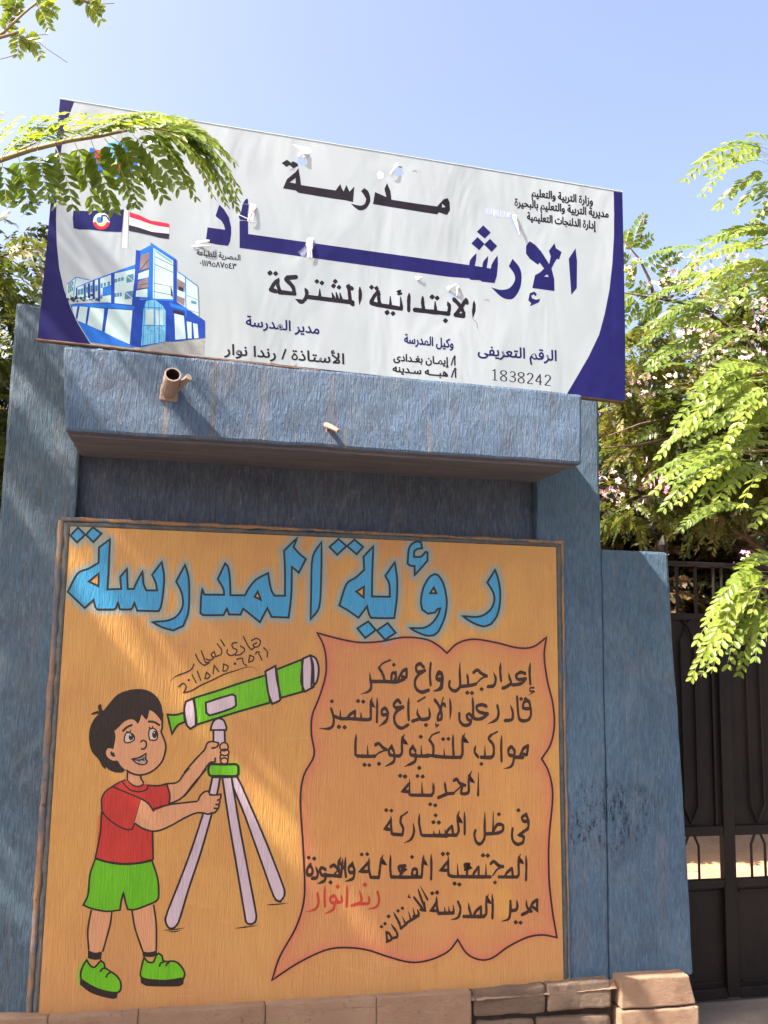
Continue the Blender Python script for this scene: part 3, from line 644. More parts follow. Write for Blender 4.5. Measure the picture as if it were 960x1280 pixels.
pt.poly(B1('480,790 550,775 620,735 618,790 632,815 615,840 560,845 510,820'), MO, layer=.0024)
line(pt, B1, '480,790 550,775 620,735 618,790 632,815 615,840 560,845 510,820', 1.8, closed=True)
line(pt, B1, '495,798 550,802 600,788; 540,812 575,800 605,806', 1.2)
line(pt, B1, '435,915 432,1010; 565,950 572,990 600,1030', 2.2)
line(pt, B2, '250,78 205,97 160,125 115,158 92,200 90,240 100,300 160,360 240,405 290,408 312,368; 355,205 335,280 310,368; 265,85 300,115 340,122 375,105; 230,95 280,145 340,158 392,142 400,110; 165,125 260,165 355,205', 1.9)
line(pt, B2, '90,290 85,400 70,500 48,600; 48,600 130,625 240,638 340,632 435,610; 430,425 432,520 435,610; 400,115 470,118 525,105 545,180 540,240; 440,290 400,235 355,205; 440,272 540,245 640,232 730,222; 312,368 360,400 420,420 480,415 560,380 640,335 720,300 770,300', 2.2, layer=.0042)
line(pt, B2, '735,220 745,190 775,160 808,153 812,178 850,180 885,175 882,205 860,217; 882,217 872,242 848,242; 876,246 868,270 838,268; 865,275 845,297 818,302; 770,298 800,308 832,296', 2.2, layer=.0042)
line(pt, B2, '525,105 595,95 640,40 675,0; 540,240 600,215 640,185 700,110 790,5', 2.2)
line(pt, R5, '0,550 90,445 165,365 185,315 220,300 275,310 268,338 238,352 218,350; 0,740 100,620 200,475 248,462 250,428', 2.2)
line(pt, B3, '145,465 118,620 125,765; 298,480 285,580 230,778; 450,465 472,600 532,778; 612,425 632,580 632,770', 2.2)
line(pt, B3, '175,80 280,110 390,122 500,115 600,95 640,220 650,320 640,390 560,430 470,462 418,460 400,400 385,335 368,400 360,465 260,475 150,455 85,428 120,350 135,200', 2.3, closed=True)
for s_ in ('120,765 170,785 225,775 218,835 165,838 118,825', '528,775 580,782 635,768 640,800 600,818 530,812'): pt.poly(B3(s_), I, layer=.0022)
for s_ in ('110,840 135,880 165,895 185,880 215,845 240,865 250,900 330,955 365,1010 360,1070 320,1085 200,1060 75,990 65,940 85,880', '540,820 570,855 610,855 630,810 650,790 675,810 690,850 770,850 820,890 845,940 838,975 700,995 560,985 515,960 520,900'):
    pt.poly(B3(s_), GR, layer=.0024); line(pt, B3, s_, 2.3, layer=.0034, closed=True)
for s_ in ('60,985 130,1035 230,1070 345,1080 335,1125 300,1132 150,1090 60,1025', '515,960 560,985 700,995 840,970 835,1020 800,1038 560,1035 515,1010'): pt.poly(B3(s_), I, layer=.0044)
line(pt, B3, '212,930 228,905 252,902; 255,972 268,945 292,933; 655,890 665,865 692,853; 705,887 712,868 732,858', 2.2, layer=.0036)
pt.build('painted_child', [M_ink, M_skin, M_red, M_green, M_hair, M_mouth, M_halo_green, M_halo_red], panel, label='painted child with black hair, red shirt and green shorts')

# ---- telescope and tripod
pt = Paint(F)
for t in ('370,65 425,65 402,185 365,325 290,590 200,860 130,1090 90,1132 55,1120 38,1060 130,820 220,580 305,320 345,180', '505,65 545,65 640,270 760,550 875,850 878,900 850,942 825,935 800,900 700,620 600,340 515,130', '440,65 505,65 560,400 620,720 680,1040 672,1085 640,1102 610,1090 600,1050 545,720 490,400'):
    pt.poly(R6(t), 1, layer=.0016); line(pt, R6, t, 2.5, closed=True, layer=.0024)
    for q in pt.mb.v[:0]: pass
pt.poly(R5('235,212 325,212 325,480 290,480 285,310 235,305'), 1, layer=.0016, sm=False)
line(pt, R5, '235,212 235,303; 325,212 328,305', 2.4)
pt.poly(R5('213,208 225,160 250,125 285,115 320,135 340,190 335,208'), 1, layer=.0026); line(pt, R5, '213,208 225,160 250,125 285,115 320,135 340,190 335,208', 2.5, closed=True, layer=.0034)
for c, rx, ry in (((322, 455), 28, 24), ((322, 425), 33, 28), ((326, 387), 34, 26), ((320, 342), 33, 33)):
    el = [(c[0]+rx*math.cos(k*.5236), c[1]+ry*math.sin(k*.5236)) for k in range(12)]
    q = R5(' '.join('%g,%g' % e for e in el)); pt.poly(q, 2, layer=.0030+.0006*(c[1] < 400)); pt.ribbon(q, 2.0, 0, True, layer=.0034+.0006*(c[1] < 400))
pt.poly(pad, 3, layer=.0042); pt.ribbon(pad, 3.0, 0, True, layer=.0050)
line(pt, R6, '25,1146 100,1140 180,1128; 60,1156 110,1154 150,1142; 530,1132 600,1124 690,1112; 590,1116 690,1108; 750,966 830,962 910,952; 800,930 850,955', 1.6, layer=.0014, taper='se')
pt.poly(tb, 3, layer=.0046, sm=False); pt.ribbon(tb, 2.6, 0, True, layer=.0054, sm=False)
for t, m_ in (('635,205 775,150 778,325 655,360', 3), ('40,450 85,452 130,440 135,490 95,510 65,555', 3), ('140,380 180,362 192,420 195,510 165,528 145,505 132,430', 1), ('250,385 320,362 395,340 412,350 415,400 395,415 330,438 270,455 252,440', 1), ('575,215 630,185 638,260 660,360 650,375 612,392 590,330', 1), ('780,145 820,128 835,180 838,300 790,325 770,270', 1), ('822,128 850,145 866,200 855,270 825,305 830,200', 1)):
    pt.poly(R4(t), m_, layer=.0058, corner=45); pt.ribbon(R4(t), 2.6, 0, True, layer=.0068, corner=45)
pt.build('painted_telescope', [M_ink, M_lilac, M_skin, M_green, M_halo_green, M_smudge], panel, label='painted green telescope with pale bands on a three legged stand')
pt = Paint(F)
pt.pen(RS, '750,75 790,55 825,75 815,118 780,130 765,110 795,92; 775,132 750,150 722,120 680,38; 655,120 692,150 660,190 612,200; 625,90 585,100 590,135 625,155 610,188 570,202 540,178 545,150; 485,65 520,120; 455,100 492,150 490,190 455,207; 455,207 420,215 405,190 430,170 440,200; 430,215 400,242 360,232; 318,160 348,235; 345,235 360,262 390,258; 270,190 300,250 345,285 390,260; e258,275 235,320 180,350 110,375 50,420; 125,470 165,440 190,470 170,520; e165,520 230,505 320,455 420,410 510,365 600,335 720,300 780,310 800,338; 240,365 275,435; 285,335 315,415; 350,400 365,345 395,375 370,400 350,395; 420,360 430,285 470,340; 505,335 510,275 550,295 535,330 505,335; 625,235 670,225 680,265 710,290; 725,255 735,200 768,215 760,245 725,260; 785,190 795,172 818,172; 812,185 840,240; 855,135 885,170 885,215', (1.7, 1.9), r=1.9)
pt.pen(RS, 'd212,412 608,272', (1.7, 1.9), r=1.9)
pt.build('signature', [M_pen], panel, label='small handwritten Arabic signature and number above the telescope')

# ================================================================ banner
BY = -.42
ban = thing('school_banner', 'large white and navy printed school banner standing on the canopy slab, torn in places', 'banner', (1.0, BY, 2.5))
M_vinyl = newmat('white_vinyl', .38, .5)[0]
def m_vinyl():
    m, nt, p = newmat('white_vinyl', .42, .45)
    c = ramp(nt, noi(nt, pos(nt), 1.6, 4, .6), [(.3, g3(162, 176, 178)), (.7, g3(176, 189, 191))])
    x = N(nt, 'ShaderNodeTexNoise'); sv = pos(nt, (1, 1, .15), (2, 1, 4)); nt.links.new(sv, x.inputs['Vector']); x.inputs['Scale'].default_value = 5
    c = mix(nt, ramp(nt, x.outputs['Fac'], [(.55, (0, 0, 0)), (.8, (.5, .5, .5))]), c, g3(176, 184, 190))
    c = mix(nt, ramp(nt, noi(nt, pos(nt), 26, 6, .8), [(.66, (0, 0, 0)), (.76, (.6, .6, .6))]), c, g3(160, 162, 160))
    nt.links.new(c, p.inputs['Base Color'])
    bump(nt, p, math_(nt, 'ADD', noi(nt, pos(nt, (1, 1, .4), (0, 0, 0), (0, R(20), 0)), 4, 3, .5, .5), math_(nt, 'MULTIPLY', noi(nt, pos(nt), 60, 2, .5), .012)), .5, .02)
    p.inputs['Transmission Weight'].default_value = 0; return m
M_vinyl = m_vinyl()
def m_print(name, c, c2=None, rough=.42):
    m, nt, p = newmat(name, rough, .15)
    col = ramp(nt, noi(nt, pos(nt), 18, 5, .7), [(.3, c), (.7, c2 or c)])
    nt.links.new(col, p.inputs['Base Color'])
    bump(nt, p, noi(nt, pos(nt, (1, 1, .4), (0, 0, 0), (0, R(20), 0)), 4, 3, .5, .5), .5, .02); return m
M_navy = m_print('navy_print', g3(24, 24, 84), g3(32, 31, 96), .5); M_blk = m_print('black_print', g3(28, 24, 34), g3(38, 34, 42), .5)
M_frame = m_stone('aged_timber_batten', g3(150, 122, 104), g3(182, 152, 132))
sheet_px = [(75, 124.5), (250, 151.5), (420, 181), (600, 211.5), (778, 241), (780, 330), (781.5, 420), (781.5, 501), (600, 483), (330, 453.5), (200, 440), (47, 423), (59, 300)]
holes = [[(373,196),(377,195),(381,198),(382.5,206),(377,208),(371,204)], [(495,208),(502,208),(503.5,218),(497,220.5),(491,217),(494,214)], [(560,365),(566,367),(568,370),(565,373)], [(638,270),(644,268),(647,280),(651,292),(645,290),(640,278)]]
mb = MB()
for Yk in (BY, BY+.003):
    flat = [p for l in [sheet_px]+holes for p in l]
    ids = [mb.vert(at(p[0], p[1], BY)+Vector((0, Yk-BY, 0))) for p in flat]
    for t in tessellate_polygon([[Vector((*p, 0)) for p in l] for l in [sheet_px]+holes]): mb.face([ids[k] for k in t])
sheet = mb.build('printed_sheet', M_vinyl, ban)
# timber frame behind the sheet
def bar(name, a, b, w_, d0, d1, mat, parent):
    """straight batten between two picture points on the banner plane, w_ metres wide towards the inside"""
    p, q = at(*a, BY), at(*b, BY); d = (q-p).normalized(); nrm = Vector((-d.z, 0, d.x))*w_
    mb = MB(); mb.prism([(p.x, p.z), (q.x, q.z), (q.x+nrm.x, q.z+nrm.z), (p.x+nrm.x, p.z+nrm.z)], BY+d0, BY+d1)
    return wobble_solid(name, mb, mat, parent, .2, .001, .003)
bar('batten', (47, 424.5), (781, 502.5), .028, .0035, .034, M_frame, ban)
bar('batten', (778, 241.5), (75.5, 125), .028, .0035, .034, M_frame, ban)
bar('batten', (781, 498), (777.5, 245), .028, .0035, .034, M_frame, ban)
bar('batten', (76, 129), (48.5, 420), .028, .0035, .034, M_frame, ban)
for a, b in (((448, 455), (452, 193)), ((681, 482), (678, 232))): bar('batten', a, b, .022, .036, .060, M_frame, ban)
# a slim metal lip showing along the lower edge
mb = MB(); mb.tube([at(45, 424.5, BY-.004), at(200, 441.5, BY-.004), at(400, 463.5, BY-.004)], .0042, 6); mb.build('lower_trim', M_frame, ban)
for a, b in (((75, 123.8), (778, 240.2)),):
    mb = MB(); mb.tube([at(*a, BY+.002), at(*b, BY+.002)], .0035, 6); mb.build('upper_trim', M_vinyl, ban)
BF = BY
pt = Paint(BF)
pt.poly([(75,124.5),(92.7,127.3),(86,145),(79,170),(74,205),(71,240),(70,275),(71,305),(74,335),(80,362),(88,384),(97,404),(113,430),(47,423),(59,300)], 0, layer=.0010, sm=False)
pt.build('navy_side_band', M_navy, sheet, label='narrow navy edge widening to a curved lower left corner'); pt = Paint(BF)
pt.poly([(767,239.3),(778,241),(780,330),(781.5,420),(781.5,501),(708,493.5),(720,473),(735.7,446),(749,418),(756,392),(762,361),(765.5,328.5),(767.4,295.6),(767.6,268)], 0, layer=.0010, sm=False)
pt.build('navy_side_band', M_navy, sheet, label='curved navy edge at the right end of the banner')
# big words
W1, W2, W3, W5 = Reg(340,180,580,290), Reg(250,240,500,360), Reg(560,270,740,390), Reg(235,230,335,345)
pt = Paint(BF)
pt.poly(W1('75,78 100,98 72,115 48,95'), 0, layer=.0012, sm=False); pt.poly(W1('104,86 126,96 132,108 108,122 86,104'), 0, layer=.0012, sm=False)
pt.poly(W1('132,120 118,140 75,175 55,222 118,232 132,244 240,262 318,275 360,280 405,290 412,212 395,230 388,238 380,222 372,205 365,220 358,237 348,220 342,200 330,215 318,232 215,216 145,205 140,165'), 0, [W1('88,192 118,170 118,197')], layer=.0012, sm=False)
pt.poly(W1('462,220 445,235 463,260 470,278 462,300 440,308 395,298 415,318 440,332 470,322 490,290 490,262 480,235'), 0, layer=.0012)
pt.poly(W1('575,195 562,225 572,265 515,240 505,300 575,312 825,352 835,342 875,355 890,330 888,290 878,270 858,276 825,312 710,296 597,278 592,235'), 0, [W1('850,298 868,315 850,318')], layer=.0012, sm=False)
pt.poly(W3('850,215 805,285 822,525 858,480 860,300'), 1, layer=.0012, sm=False)
pt.poly(W3('545,168 520,200 520,250 545,285 600,325 610,310 640,350 615,375 580,395 562,480 710,500 708,420 690,350 710,310 725,285 740,290 757,240 720,215 710,182 672,232 685,270 675,320 620,235 585,195'), 1, [W3('640,405 660,388 672,405')], layer=.0012, sm=False)
pt.poly(W3('545,515 575,503 592,520 585,535 570,522 555,530 560,548 585,558 615,552 605,575 545,602 555,582 535,562'), 1, layer=.0012, sm=False)
pt.poly(W3('430,285 405,335 440,385 445,430 410,480 350,492 288,475 350,535 400,555 440,545 480,480 490,400 475,340'), 1, layer=.0012)
for t in ('235,62 285,110 245,150 192,105', '197,140 243,185 208,228 155,183', '280,152 328,200 290,240 240,190'): pt.poly(W3(t), 1, layer=.0012, sm=False)
p_bar = [W2('235,202')[0], (560, 327.5)] + W3('140,327 146,295 165,270 190,248 187,290 178,332 228,340 232,310 245,290 268,265 265,300 258,345 285,350 290,325 310,290 330,262 333,320 325,400 310,447 225,437 215,428 150,425 140,415') + [(560, 345.8)] + W2('190,268')
pt.poly(p_bar + W5('618,440 720,440 722,598'), 1, layer=.0012, sm=False)
pt.poly(W5('655,240 640,320 610,385 612,405 625,428 712,436 718,330 730,246'), 1, layer=.0030, sm=False)
pt.poly(W5('710,172 690,185 660,228 665,238 720,240 722,190'), 1, layer=.0012, sm=False)
pt.poly(W5('375,248 330,385 400,440 430,490 445,548 235,520 212,695 340,725 480,742 505,690 518,600 518,520 490,400 430,300'), 1, layer=.0012, sm=False)
# middle line
N1, N2 = Reg(325,335,475,410), Reg(455,345,605,420)
nbb = (4.4, 5.6)
pt.pen(N1, 'd80,40 125,44 455,107 495,119 602,107 588,143 632,154; s150,78 142,130 158,185; 140,100 110,130 85,172; 82,172 130,188; 205,88 262,150 275,205; 292,72 212,78; 150,192 280,206; s360,158 375,200 365,245; e365,245 335,270 282,248; 372,230 745,276; s478,165 478,225; s575,195 590,240; s608,190 620,245; s638,195 650,250; s712,125 712,170 722,262; 700,148 738,165; 712,262 745,292; se798,150 802,220 795,295', nbb, m=0, layer=.0012, r=3.4)
pt.pen(N2, 'd60,90 100,98 545,167 585,176 652,357 185,292 232,300; s120,112 118,180 128,232; 112,125 80,165 55,212; 55,215 120,232 300,262; s210,160 212,238; s292,165 300,252; n292,118 272,125 285,140; n272,145 300,140; s362,135 358,200 358,275; s470,160 470,225 480,275; 402,270 540,286 680,302; s568,200 572,272; s668,205 684,250 676,298; 718,185 765,235 800,300; 812,195 785,240 735,308; 815,190 825,215; 728,310 800,320; se880,200 880,260 870,335', nbb, m=0, layer=.0012, r=3.4)
# the number under the right heading, thick and thin strokes like a serif face
digs = {'1': ['.2,.85 .5,1 .5,0', 'n.25,0 .75,0'], '8': ['.5,1 .2,.9 .18,.68 .5,.52 .82,.32 .78,.08 .5,0 .2,.08 .16,.32 .5,.52 .8,.7 .78,.9 .5,1'], '3': ['.2,.85 .5,1 .8,.85 .75,.62 .42,.53 .8,.4 .82,.15 .5,0 .15,.12'], '2': ['.16,.8 .4,1 .75,.92 .8,.68 .5,.35 .14,.04', '.14,.03 .86,.03'], '4': ['.66,0 .66,1 .1,.3', 'n.1,.29 .9,.29']}
a0, b0 = (613.5, 474.6), (690.5, 482.6)
for k, ch in enumerate('1838242'):
    for s_ in digs[ch]:
        th = 'n' in s_; q = [tuple(map(float, u.split(','))) for u in s_.strip('n').split()]
        pp = [(a0[0]+(b0[0]-a0[0])*(k+.92*x)/7, a0[1]+(b0[1]-a0[1])*(k+.92*x)/7-13.2*y) for x, y in q]
        pt.ribbon(pp, (1.7, .8) if not th else (.8, .8), 0, layer=.0012, corner=75)
pt.build('banner_lettering', [M_blk, M_navy], sheet, label='bold Arabic school name in black and navy')

# ---- small printed lines, set from joined Arabic glyph forms
FORMS = dict(zip('ءآأؤإئابةتثجحخدذرزسشصضطظعغفقكلمنهوىي',
 [(0xFE80,), (0xFE81,2), (0xFE83,2), (0xFE85,2), (0xFE87,2), (0xFE89,4), (0xFE8D,2), (0xFE8F,4), (0xFE93,2), (0xFE95,4), (0xFE99,4), (0xFE9D,4), (0xFEA1,4), (0xFEA5,4), (0xFEA9,2), (0xFEAB,2), (0xFEAD,2), (0xFEAF,2), (0xFEB1,4), (0xFEB5,4), (0xFEB9,4), (0xFEBD,4), (0xFEC1,4), (0xFEC5,4), (0xFEC9,4), (0xFECD,4), (0xFED1,4), (0xFED5,4), (0xFED9,4), (0xFEDD,4), (0xFEE1,4), (0xFEE5,4), (0xFEE9,4), (0xFEED,2), (0xFEEF,2), (0xFEF1,4)]))
LA = {'ا': 0xFEFB, 'أ': 0xFEF7, 'إ': 0xFEF9, 'آ': 0xFEF5}
def shape(s):
    out = []; prev = False; k = 0
    def joins(c): return c == 'ـ' or (c in FORMS and len(FORMS[c]) > 1)
    while k < len(s):
        c = s[k]
        if c == 'ل' and k+1 < len(s) and s[k+1] in LA:
            out.append(chr(LA[s[k+1]] + (1 if prev else 0))); prev = False; k += 2; continue
        if c == 'ـ': out.append(c); prev = True; k += 1; continue
        if c not in FORMS: out.append(c); prev = False; k += 1; continue
        f = FORMS[c]; nx = s[k+1] if k+1 < len(s) else ' '
        dual = len(f) > 1 and f[1] == 4
        fwd = dual and joins(nx)
        form = (3 if fwd else 1) if prev and len(f) > 1 else (2 if fwd else 0)
        out.append(chr(f[0]+form)); prev = fwd; k += 1
    return ''.join(out[::-1])
def print_line(pt, txt, a, b, h, m=0, bold=.8, raw=False, layer=.0012):
    """glyph outlines of one line, each contour filled on its own and thickened by bold picture pixels"""
    cu = bpy.data.curves.new('lettering_source', 'FONT'); cu.body = txt if raw else shape(txt); cu.size = 1
    o = bpy.data.objects.new('lettering_source', cu); COL.objects.link(o); bpy.context.view_layer.update()
    cv = o.to_curve(bpy.context.evaluated_depsgraph_get()); loops = []
    for sp in cv.splines:
        bp = sp.bezier_points; L = []
        for k in range(len(bp)):
            p, q = bp[k], bp[(k+1) % len(bp)]
            st = (p.co-q.co).length < .03
            L += [(v.x, v.y) for v in interpolate_bezier(p.co, p.handle_right, q.handle_left, q.co, 3 if st else 5)[:-1]]
        if len(L) > 2: loops.append(L)
    o.to_curve_clear(); bpy.data.objects.remove(o); bpy.data.curves.remove(cu)
    area = lambda L: sum(L[k-1][0]*L[k][1]-L[k][0]*L[k-1][1] for k in range(len(L)))/2
    def inside(p, L):
        c = False
        for k in range(len(L)):
            (x1, y1), (x2, y2) = L[k-1], L[k]
            if (y1 > p[1]) != (y2 > p[1]) and p[0] < (x2-x1)*(p[1]-y1)/(y2-y1)+x1: c = not c
        return c
    x0 = min(p[0] for L in loops for p in L); x1 = max(p[0] for L in loops for p in L)
    mp = lambda L: [(a[0]+(b[0]-a[0])*(x-x0)/(x1-x0), a[1]+(b[1]-a[1])*(x-x0)/(x1-x0)-y*h/.72) for x, y in L]
    big = max(loops, key=lambda L: abs(area(L))); sg = 1 if area(big) > 0 else -1
    outs = [L for L in loops if area(L)*sg > 0]; ins = [L for L in loops if area(L)*sg <= 0]
    outs += [q for q in ins if not any(inside(q[0], L) for L in outs)]
    for L in outs:
        hs = [mp(q) for q in ins if inside(q[0], L) and abs(area(q)) < abs(area(L))]
        pt.poly(mp(L), m, hs, layer=layer, sm=False); pt.ribbon(mp(L), bold, m, True, layer=layer+.0009, sm=False)
pt = Paint(BF)
print_line(pt, 'مدير المدرسة', (307.5, 407), (398.8, 417.5), 12.5, 1)
print_line(pt, 'الأستاذة / رندا نوار', (280.5, 442.5), (430, 455), 13, 0)
print_line(pt, 'وكيل المدرسة', (505.5, 428.5), (566.5, 434.8), 11, 1)
print_line(pt, 'أ/ إيمـان بغـدادى', (492, 450.5), (569.5, 456.5), 9, 0)
print_line(pt, 'أ/ هبـــه سـدينه', (491, 464.5), (570.5, 471.8), 9, 0)
print_line(pt, 'الرقم التعريفى', (597.5, 443.2), (695.5, 451), 13, 1)
print_line(pt, 'وزارة التربية والتعليم', (664.7, 245), (740.8, 255.5), 9.5, 0)
print_line(pt, 'مديرية التربية والتعليم بالبحيرة', (643.5, 256.8), (760.5, 272), 9.5, 0)
print_line(pt, 'إدارة الدلنجات التعليمية', (659, 274.6), (744.5, 286.2), 9.5, 0)
print_line(pt, 'المصرية للطباعة', (246, 318.5), (300.3, 325.5), 7, 0, .35)
print_line(pt, '٠١١١٩٥٨٧٥٤٣', (250, 331.5), (295.3, 336.3), 7, 0, .4, raw=True)
pt.build('small_print', [M_blk, M_navy], sheet)

# ---- tears and curled flaps
M_torn = newmat('torn_white_backing', .5, .4)[0]; M_torn.node_tree.nodes['Principled BSDF'].inputs['Base Color'].default_value = (.62, .62, .60, 1)
pt = Paint(BF); mb = MB()
for base_, tip, wd, out in (((381, 187), (374, 196), 8, .02), ((497, 205), (488, 218), 4, .015), ((559, 361), (571, 356), 5, .02), ((642, 268), (650, 293), 3.2, .028), ((245, 304), (262, 301), 3.5, .02), ((317, 256), (311, 275), 5, .018), ((389, 297), (386, 322), 5, .015), ((520, 348), (527, 347), 4, .01), ((572, 357), (571, 370), 2.5, .014), ((240, 308), (263, 307), 2.0, .02)):
    n = 6; rows = []
    dx, dy = tip[0]-base_[0], tip[1]-base_[1]; L = math.hypot(dx, dy); nx, ny = -dy/L, dx/L
    for k in range(n+1):
        t = k/n; c = (base_[0]+dx*t, base_[1]+dy*t); w_ = wd*.62*(1-.5*t)*(1+.9*noise.noise(Vector((t*9, base_[0], 0)))); o_ = .002+out*.4*math.sin(t*2.4)
        rows.append([mb.vert(at(c[0]+nx*w_*s_, c[1]+ny*w_*s_, BY-o_*(1-.3*abs(s_)))) for s_ in (-1, -.3, .4, 1)])
    for r0, r1 in zip(rows, rows[1:]):
        for j in range(3): mb.face((r0[j], r0[j+1], r1[j+1], r1[j]))
    mb.build('torn_flap', M_torn, ban, smooth=True); mb = MB()
pt.poly([(384,298),(391.5,299),(391,306),(390,314),(390.5,322.5),(383,321),(386,312),(382,306)], 0, layer=.0034, sm=False)
pt.ribbon([(376, 319), (385, 311), (390, 303)], 12, 1, layer=.003, alpha=.7)
pt.poly([(606,260),(622,262),(640,266),(638,272),(618,271),(607,267)], 1, layer=.0016, a=.8, sm=False)
pt.poly([(313,254),(320,256),(317,275),(311,275)], 0, layer=.0024, sm=False)
pt.poly([(365,180),(378,183),(386,184),(390,190),(380,197),(374,196),(377,188)], 0, layer=.0016, a=.8, sm=False)
pt.poly([(474,213),(480,217),(479,223),(473,224),(471,218)], 0, layer=.0016, sm=False)
pt.ribbon([(298, 268), (318, 277), (309, 276)], .9, 0, layer=.0034)
for a, b in (((590, 398), (597, 412)), ((605, 375), (612, 378)), ((372, 455), (366, 459)), ((331, 456), (345, 455)), ((362, 212), (368, 214)), ((515, 214), (521, 216))): pt.ribbon([a, ((a[0]+b[0])/2+2, (a[1]+b[1])/2-2), b], 1.2, 2, layer=.0018, taper='se')
M_worn = mural_paint('faded_blue_white_print', g3(190, 204, 232), alpha=True, wear=0)
M_crk = newmat('grey_crease', .6)[0]; M_crk.node_tree.nodes['Principled BSDF'].inputs['Base Color'].default_value = (.22, .22, .2, 1)
pt.build('worn_patches', [M_torn, M_worn, M_crk], ban, kind='stuff')

# ---- printed flags, crest and picture of the school
PR = Reg(75,290,265,450); PF_ = Reg(80,160,230,310)
pm = {}
def pmat(c):
    if c not in pm: pm[c] = m_print('print_%s' % c, *{'deep_blue': (g3(30, 64, 158), g3(36, 78, 172)), 'blue': (g3(30, 104, 200), g3(44, 124, 214)), 'sky': (g3(96, 186, 224), g3(130, 206, 232)), 'pale': (g3(176, 212, 212), g3(192, 220, 220)), 'navy': (g3(28, 32, 92), g3(34, 38, 100)), 'red': (g3(206, 44, 70), g3(214, 62, 84)), 'white': (g3(208, 214, 218), g3(216, 222, 226)), 'black': (g3(44, 40, 54), g3(50, 46, 60)), 'yellow': (g3(228, 214, 120), g3(226, 206, 108)), 'grey': (g3(128, 136, 136), g3(170, 176, 172)), 'brown': (g3(122, 104, 104), g3(150, 136, 136)), 'dark': (g3(24, 50, 72), g3(40, 74, 92)), 'teal': (g3(60, 120, 150), g3(88, 150, 172))}[c])
    return pm[c]
names = ['deep_blue', 'blue', 'sky', 'pale', 'navy', 'red', 'white', 'black', 'yellow', 'grey', 'brown', 'dark', 'teal']
ix = {n_: k for k, n_ in enumerate(names)}
pt = Paint(BF)
def pp(c, t, lay=.0014, reg=PR, sm=False): pt.poly(reg(t), ix[c], layer=lay, sm=sm)
def ln(c, t, w_=.9, lay=.0030, reg=PR):
    for s_ in t.split(';'): pt.ribbon(reg(s_), w_, ix[c], layer=lay, sm=False)
pp('grey', '500,745 520,712 700,690 915,680 912,778 700,762')
pp('pale', '40,415 45,330 100,285 185,303 180,335 110,352 100,415'); ln('blue', '45,330 100,285 185,303', 1.0); ln('teal', '100,290 85,400; 52,335 82,310; 50,360 80,345', .9)
for a in ((52,335),(64,325),(76,314),(50,362),(62,354),(74,348)): pp('teal', '%d,%d %d,%d %d,%d %d,%d' % (a[0],a[1]+4,a[0]+9,a[1],a[0]+9,a[1]+22,a[0],a[1]+24), .0020)
pp('pale', '105,352 215,308 345,262 480,232 475,465 300,445 90,425')
pp('blue', '108,365 108,345 215,300 290,272 345,252 345,282 215,328', .0018); pp('blue', '345,252 480,203 480,238 345,285', .0018)
for x0, x1, y0, y1, c in ((100,110,348,415,'deep_blue'),(150,163,330,415,'deep_blue'),(176,190,322,415,'deep_blue'),(205,220,300,425,'deep_blue'),(240,254,290,440,'deep_blue'),(322,345,256,455,'deep_blue')): pp(c, '%d,%d %d,%d %d,%d %d,%d' % (x0,y0+4,x1,y0,x1,y1,x0,y1), .0022)
pp('blue', '270,350 322,335 322,398 270,405', .0020)
for x0, y0, x1, y1 in ((112,360,128,400),(130,355,148,396),(165,345,175,385),(192,335,204,380),(222,335,238,375),(256,322,270,355),(256,395,268,425),(276,318,290,345),(300,312,316,340),(345,294,362,320),(366,289,382,314),(386,284,402,310),(345,384,358,412),(361,382,374,410),(378,380,390,408)):
    pp('teal', '%d,%d %d,%d %d,%d %d,%d' % (x0,y0+3,x1,y0,x1,y1-3,x0,y1), .0024)
for t in ('420,275 465,262 465,312 420,322', '410,378 460,370 458,420 408,425'): pp('teal', t, .0024); ln('white', ' '.join([t.split()[0], t.split()[2]]), .7, .0034)
for t in ('430,280 445,276 445,310 430,314', '418,382 432,380 430,416 416,418'): pp('dark', t, .0028)
random.seed(3)
for k in range(46):
    x = random.uniform(45, 262); y = 425 + random.uniform(-22, 18) - (12 if 180 < x < 240 else 0); r_ = random.uniform(5, 11)
    pp('dark', ' '.join('%g,%g' % (x+r_*random.uniform(.6, 1.2)*math.cos(a), y+r_*random.uniform(.5, 1)*math.sin(a)) for a in [q*1.047 for q in range(6)]), .0032)
pp('deep_blue', '62,458 100,452 300,445 470,462 450,716 300,670 110,562', .0036)
pp('blue', '62,458 300,450 470,468 470,490 300,480 70,472', .0042)
for t in ('76,472 110,470 98,545 86,520', '125,470 175,475 160,580 108,558', '190,476 280,485 265,625 172,588', '305,485 458,495 440,710 282,638'): pp('pale', t, .0044)
pp('blue', '108,562 165,582 270,628 440,714 470,732 190,696', .0044)
pp('deep_blue', '455,428 720,430 800,482 915,560 915,668 725,692 665,692 510,728 450,722', .0036)
pp('deep_blue', '480,113 508,118 505,428 455,430 470,300', .0036)
pp('blue', '500,120 570,84 562,428 495,425', .0034)
pp('brown', '510,150 565,125 562,232 502,250', .0040); pp('pale', '496,262 562,238 560,285 492,300', .0040); pp('brown', '496,310 558,290 556,355 486,365', .0040); pp('pale', '482,370 552,358 552,412 478,408', .0040)
ln('dark', '505,240 560,175; 500,248 562,228; 498,335 555,325; 488,362 556,352', .8, .0046)
pp('blue', '572,66 735,172 738,440 560,428', .0040); pp('pale', '590,100 715,182 715,425 586,420', .0044)
ln('dark', '600,155 714,212; 600,205 714,255; 598,260 714,300; 592,322 714,348; 590,375 714,400', .7, .0050); ln('teal', '600,110 596,420; 605,118 708,188; 607,126 708,196', .8, .0050); pp('dark', '698,335 712,380 712,418 700,400', .0050)
pp('deep_blue', '716,170 738,178 736,452 716,442', .0046)
pp('pale', '740,248 870,342 880,545 800,535 740,445', .0034)
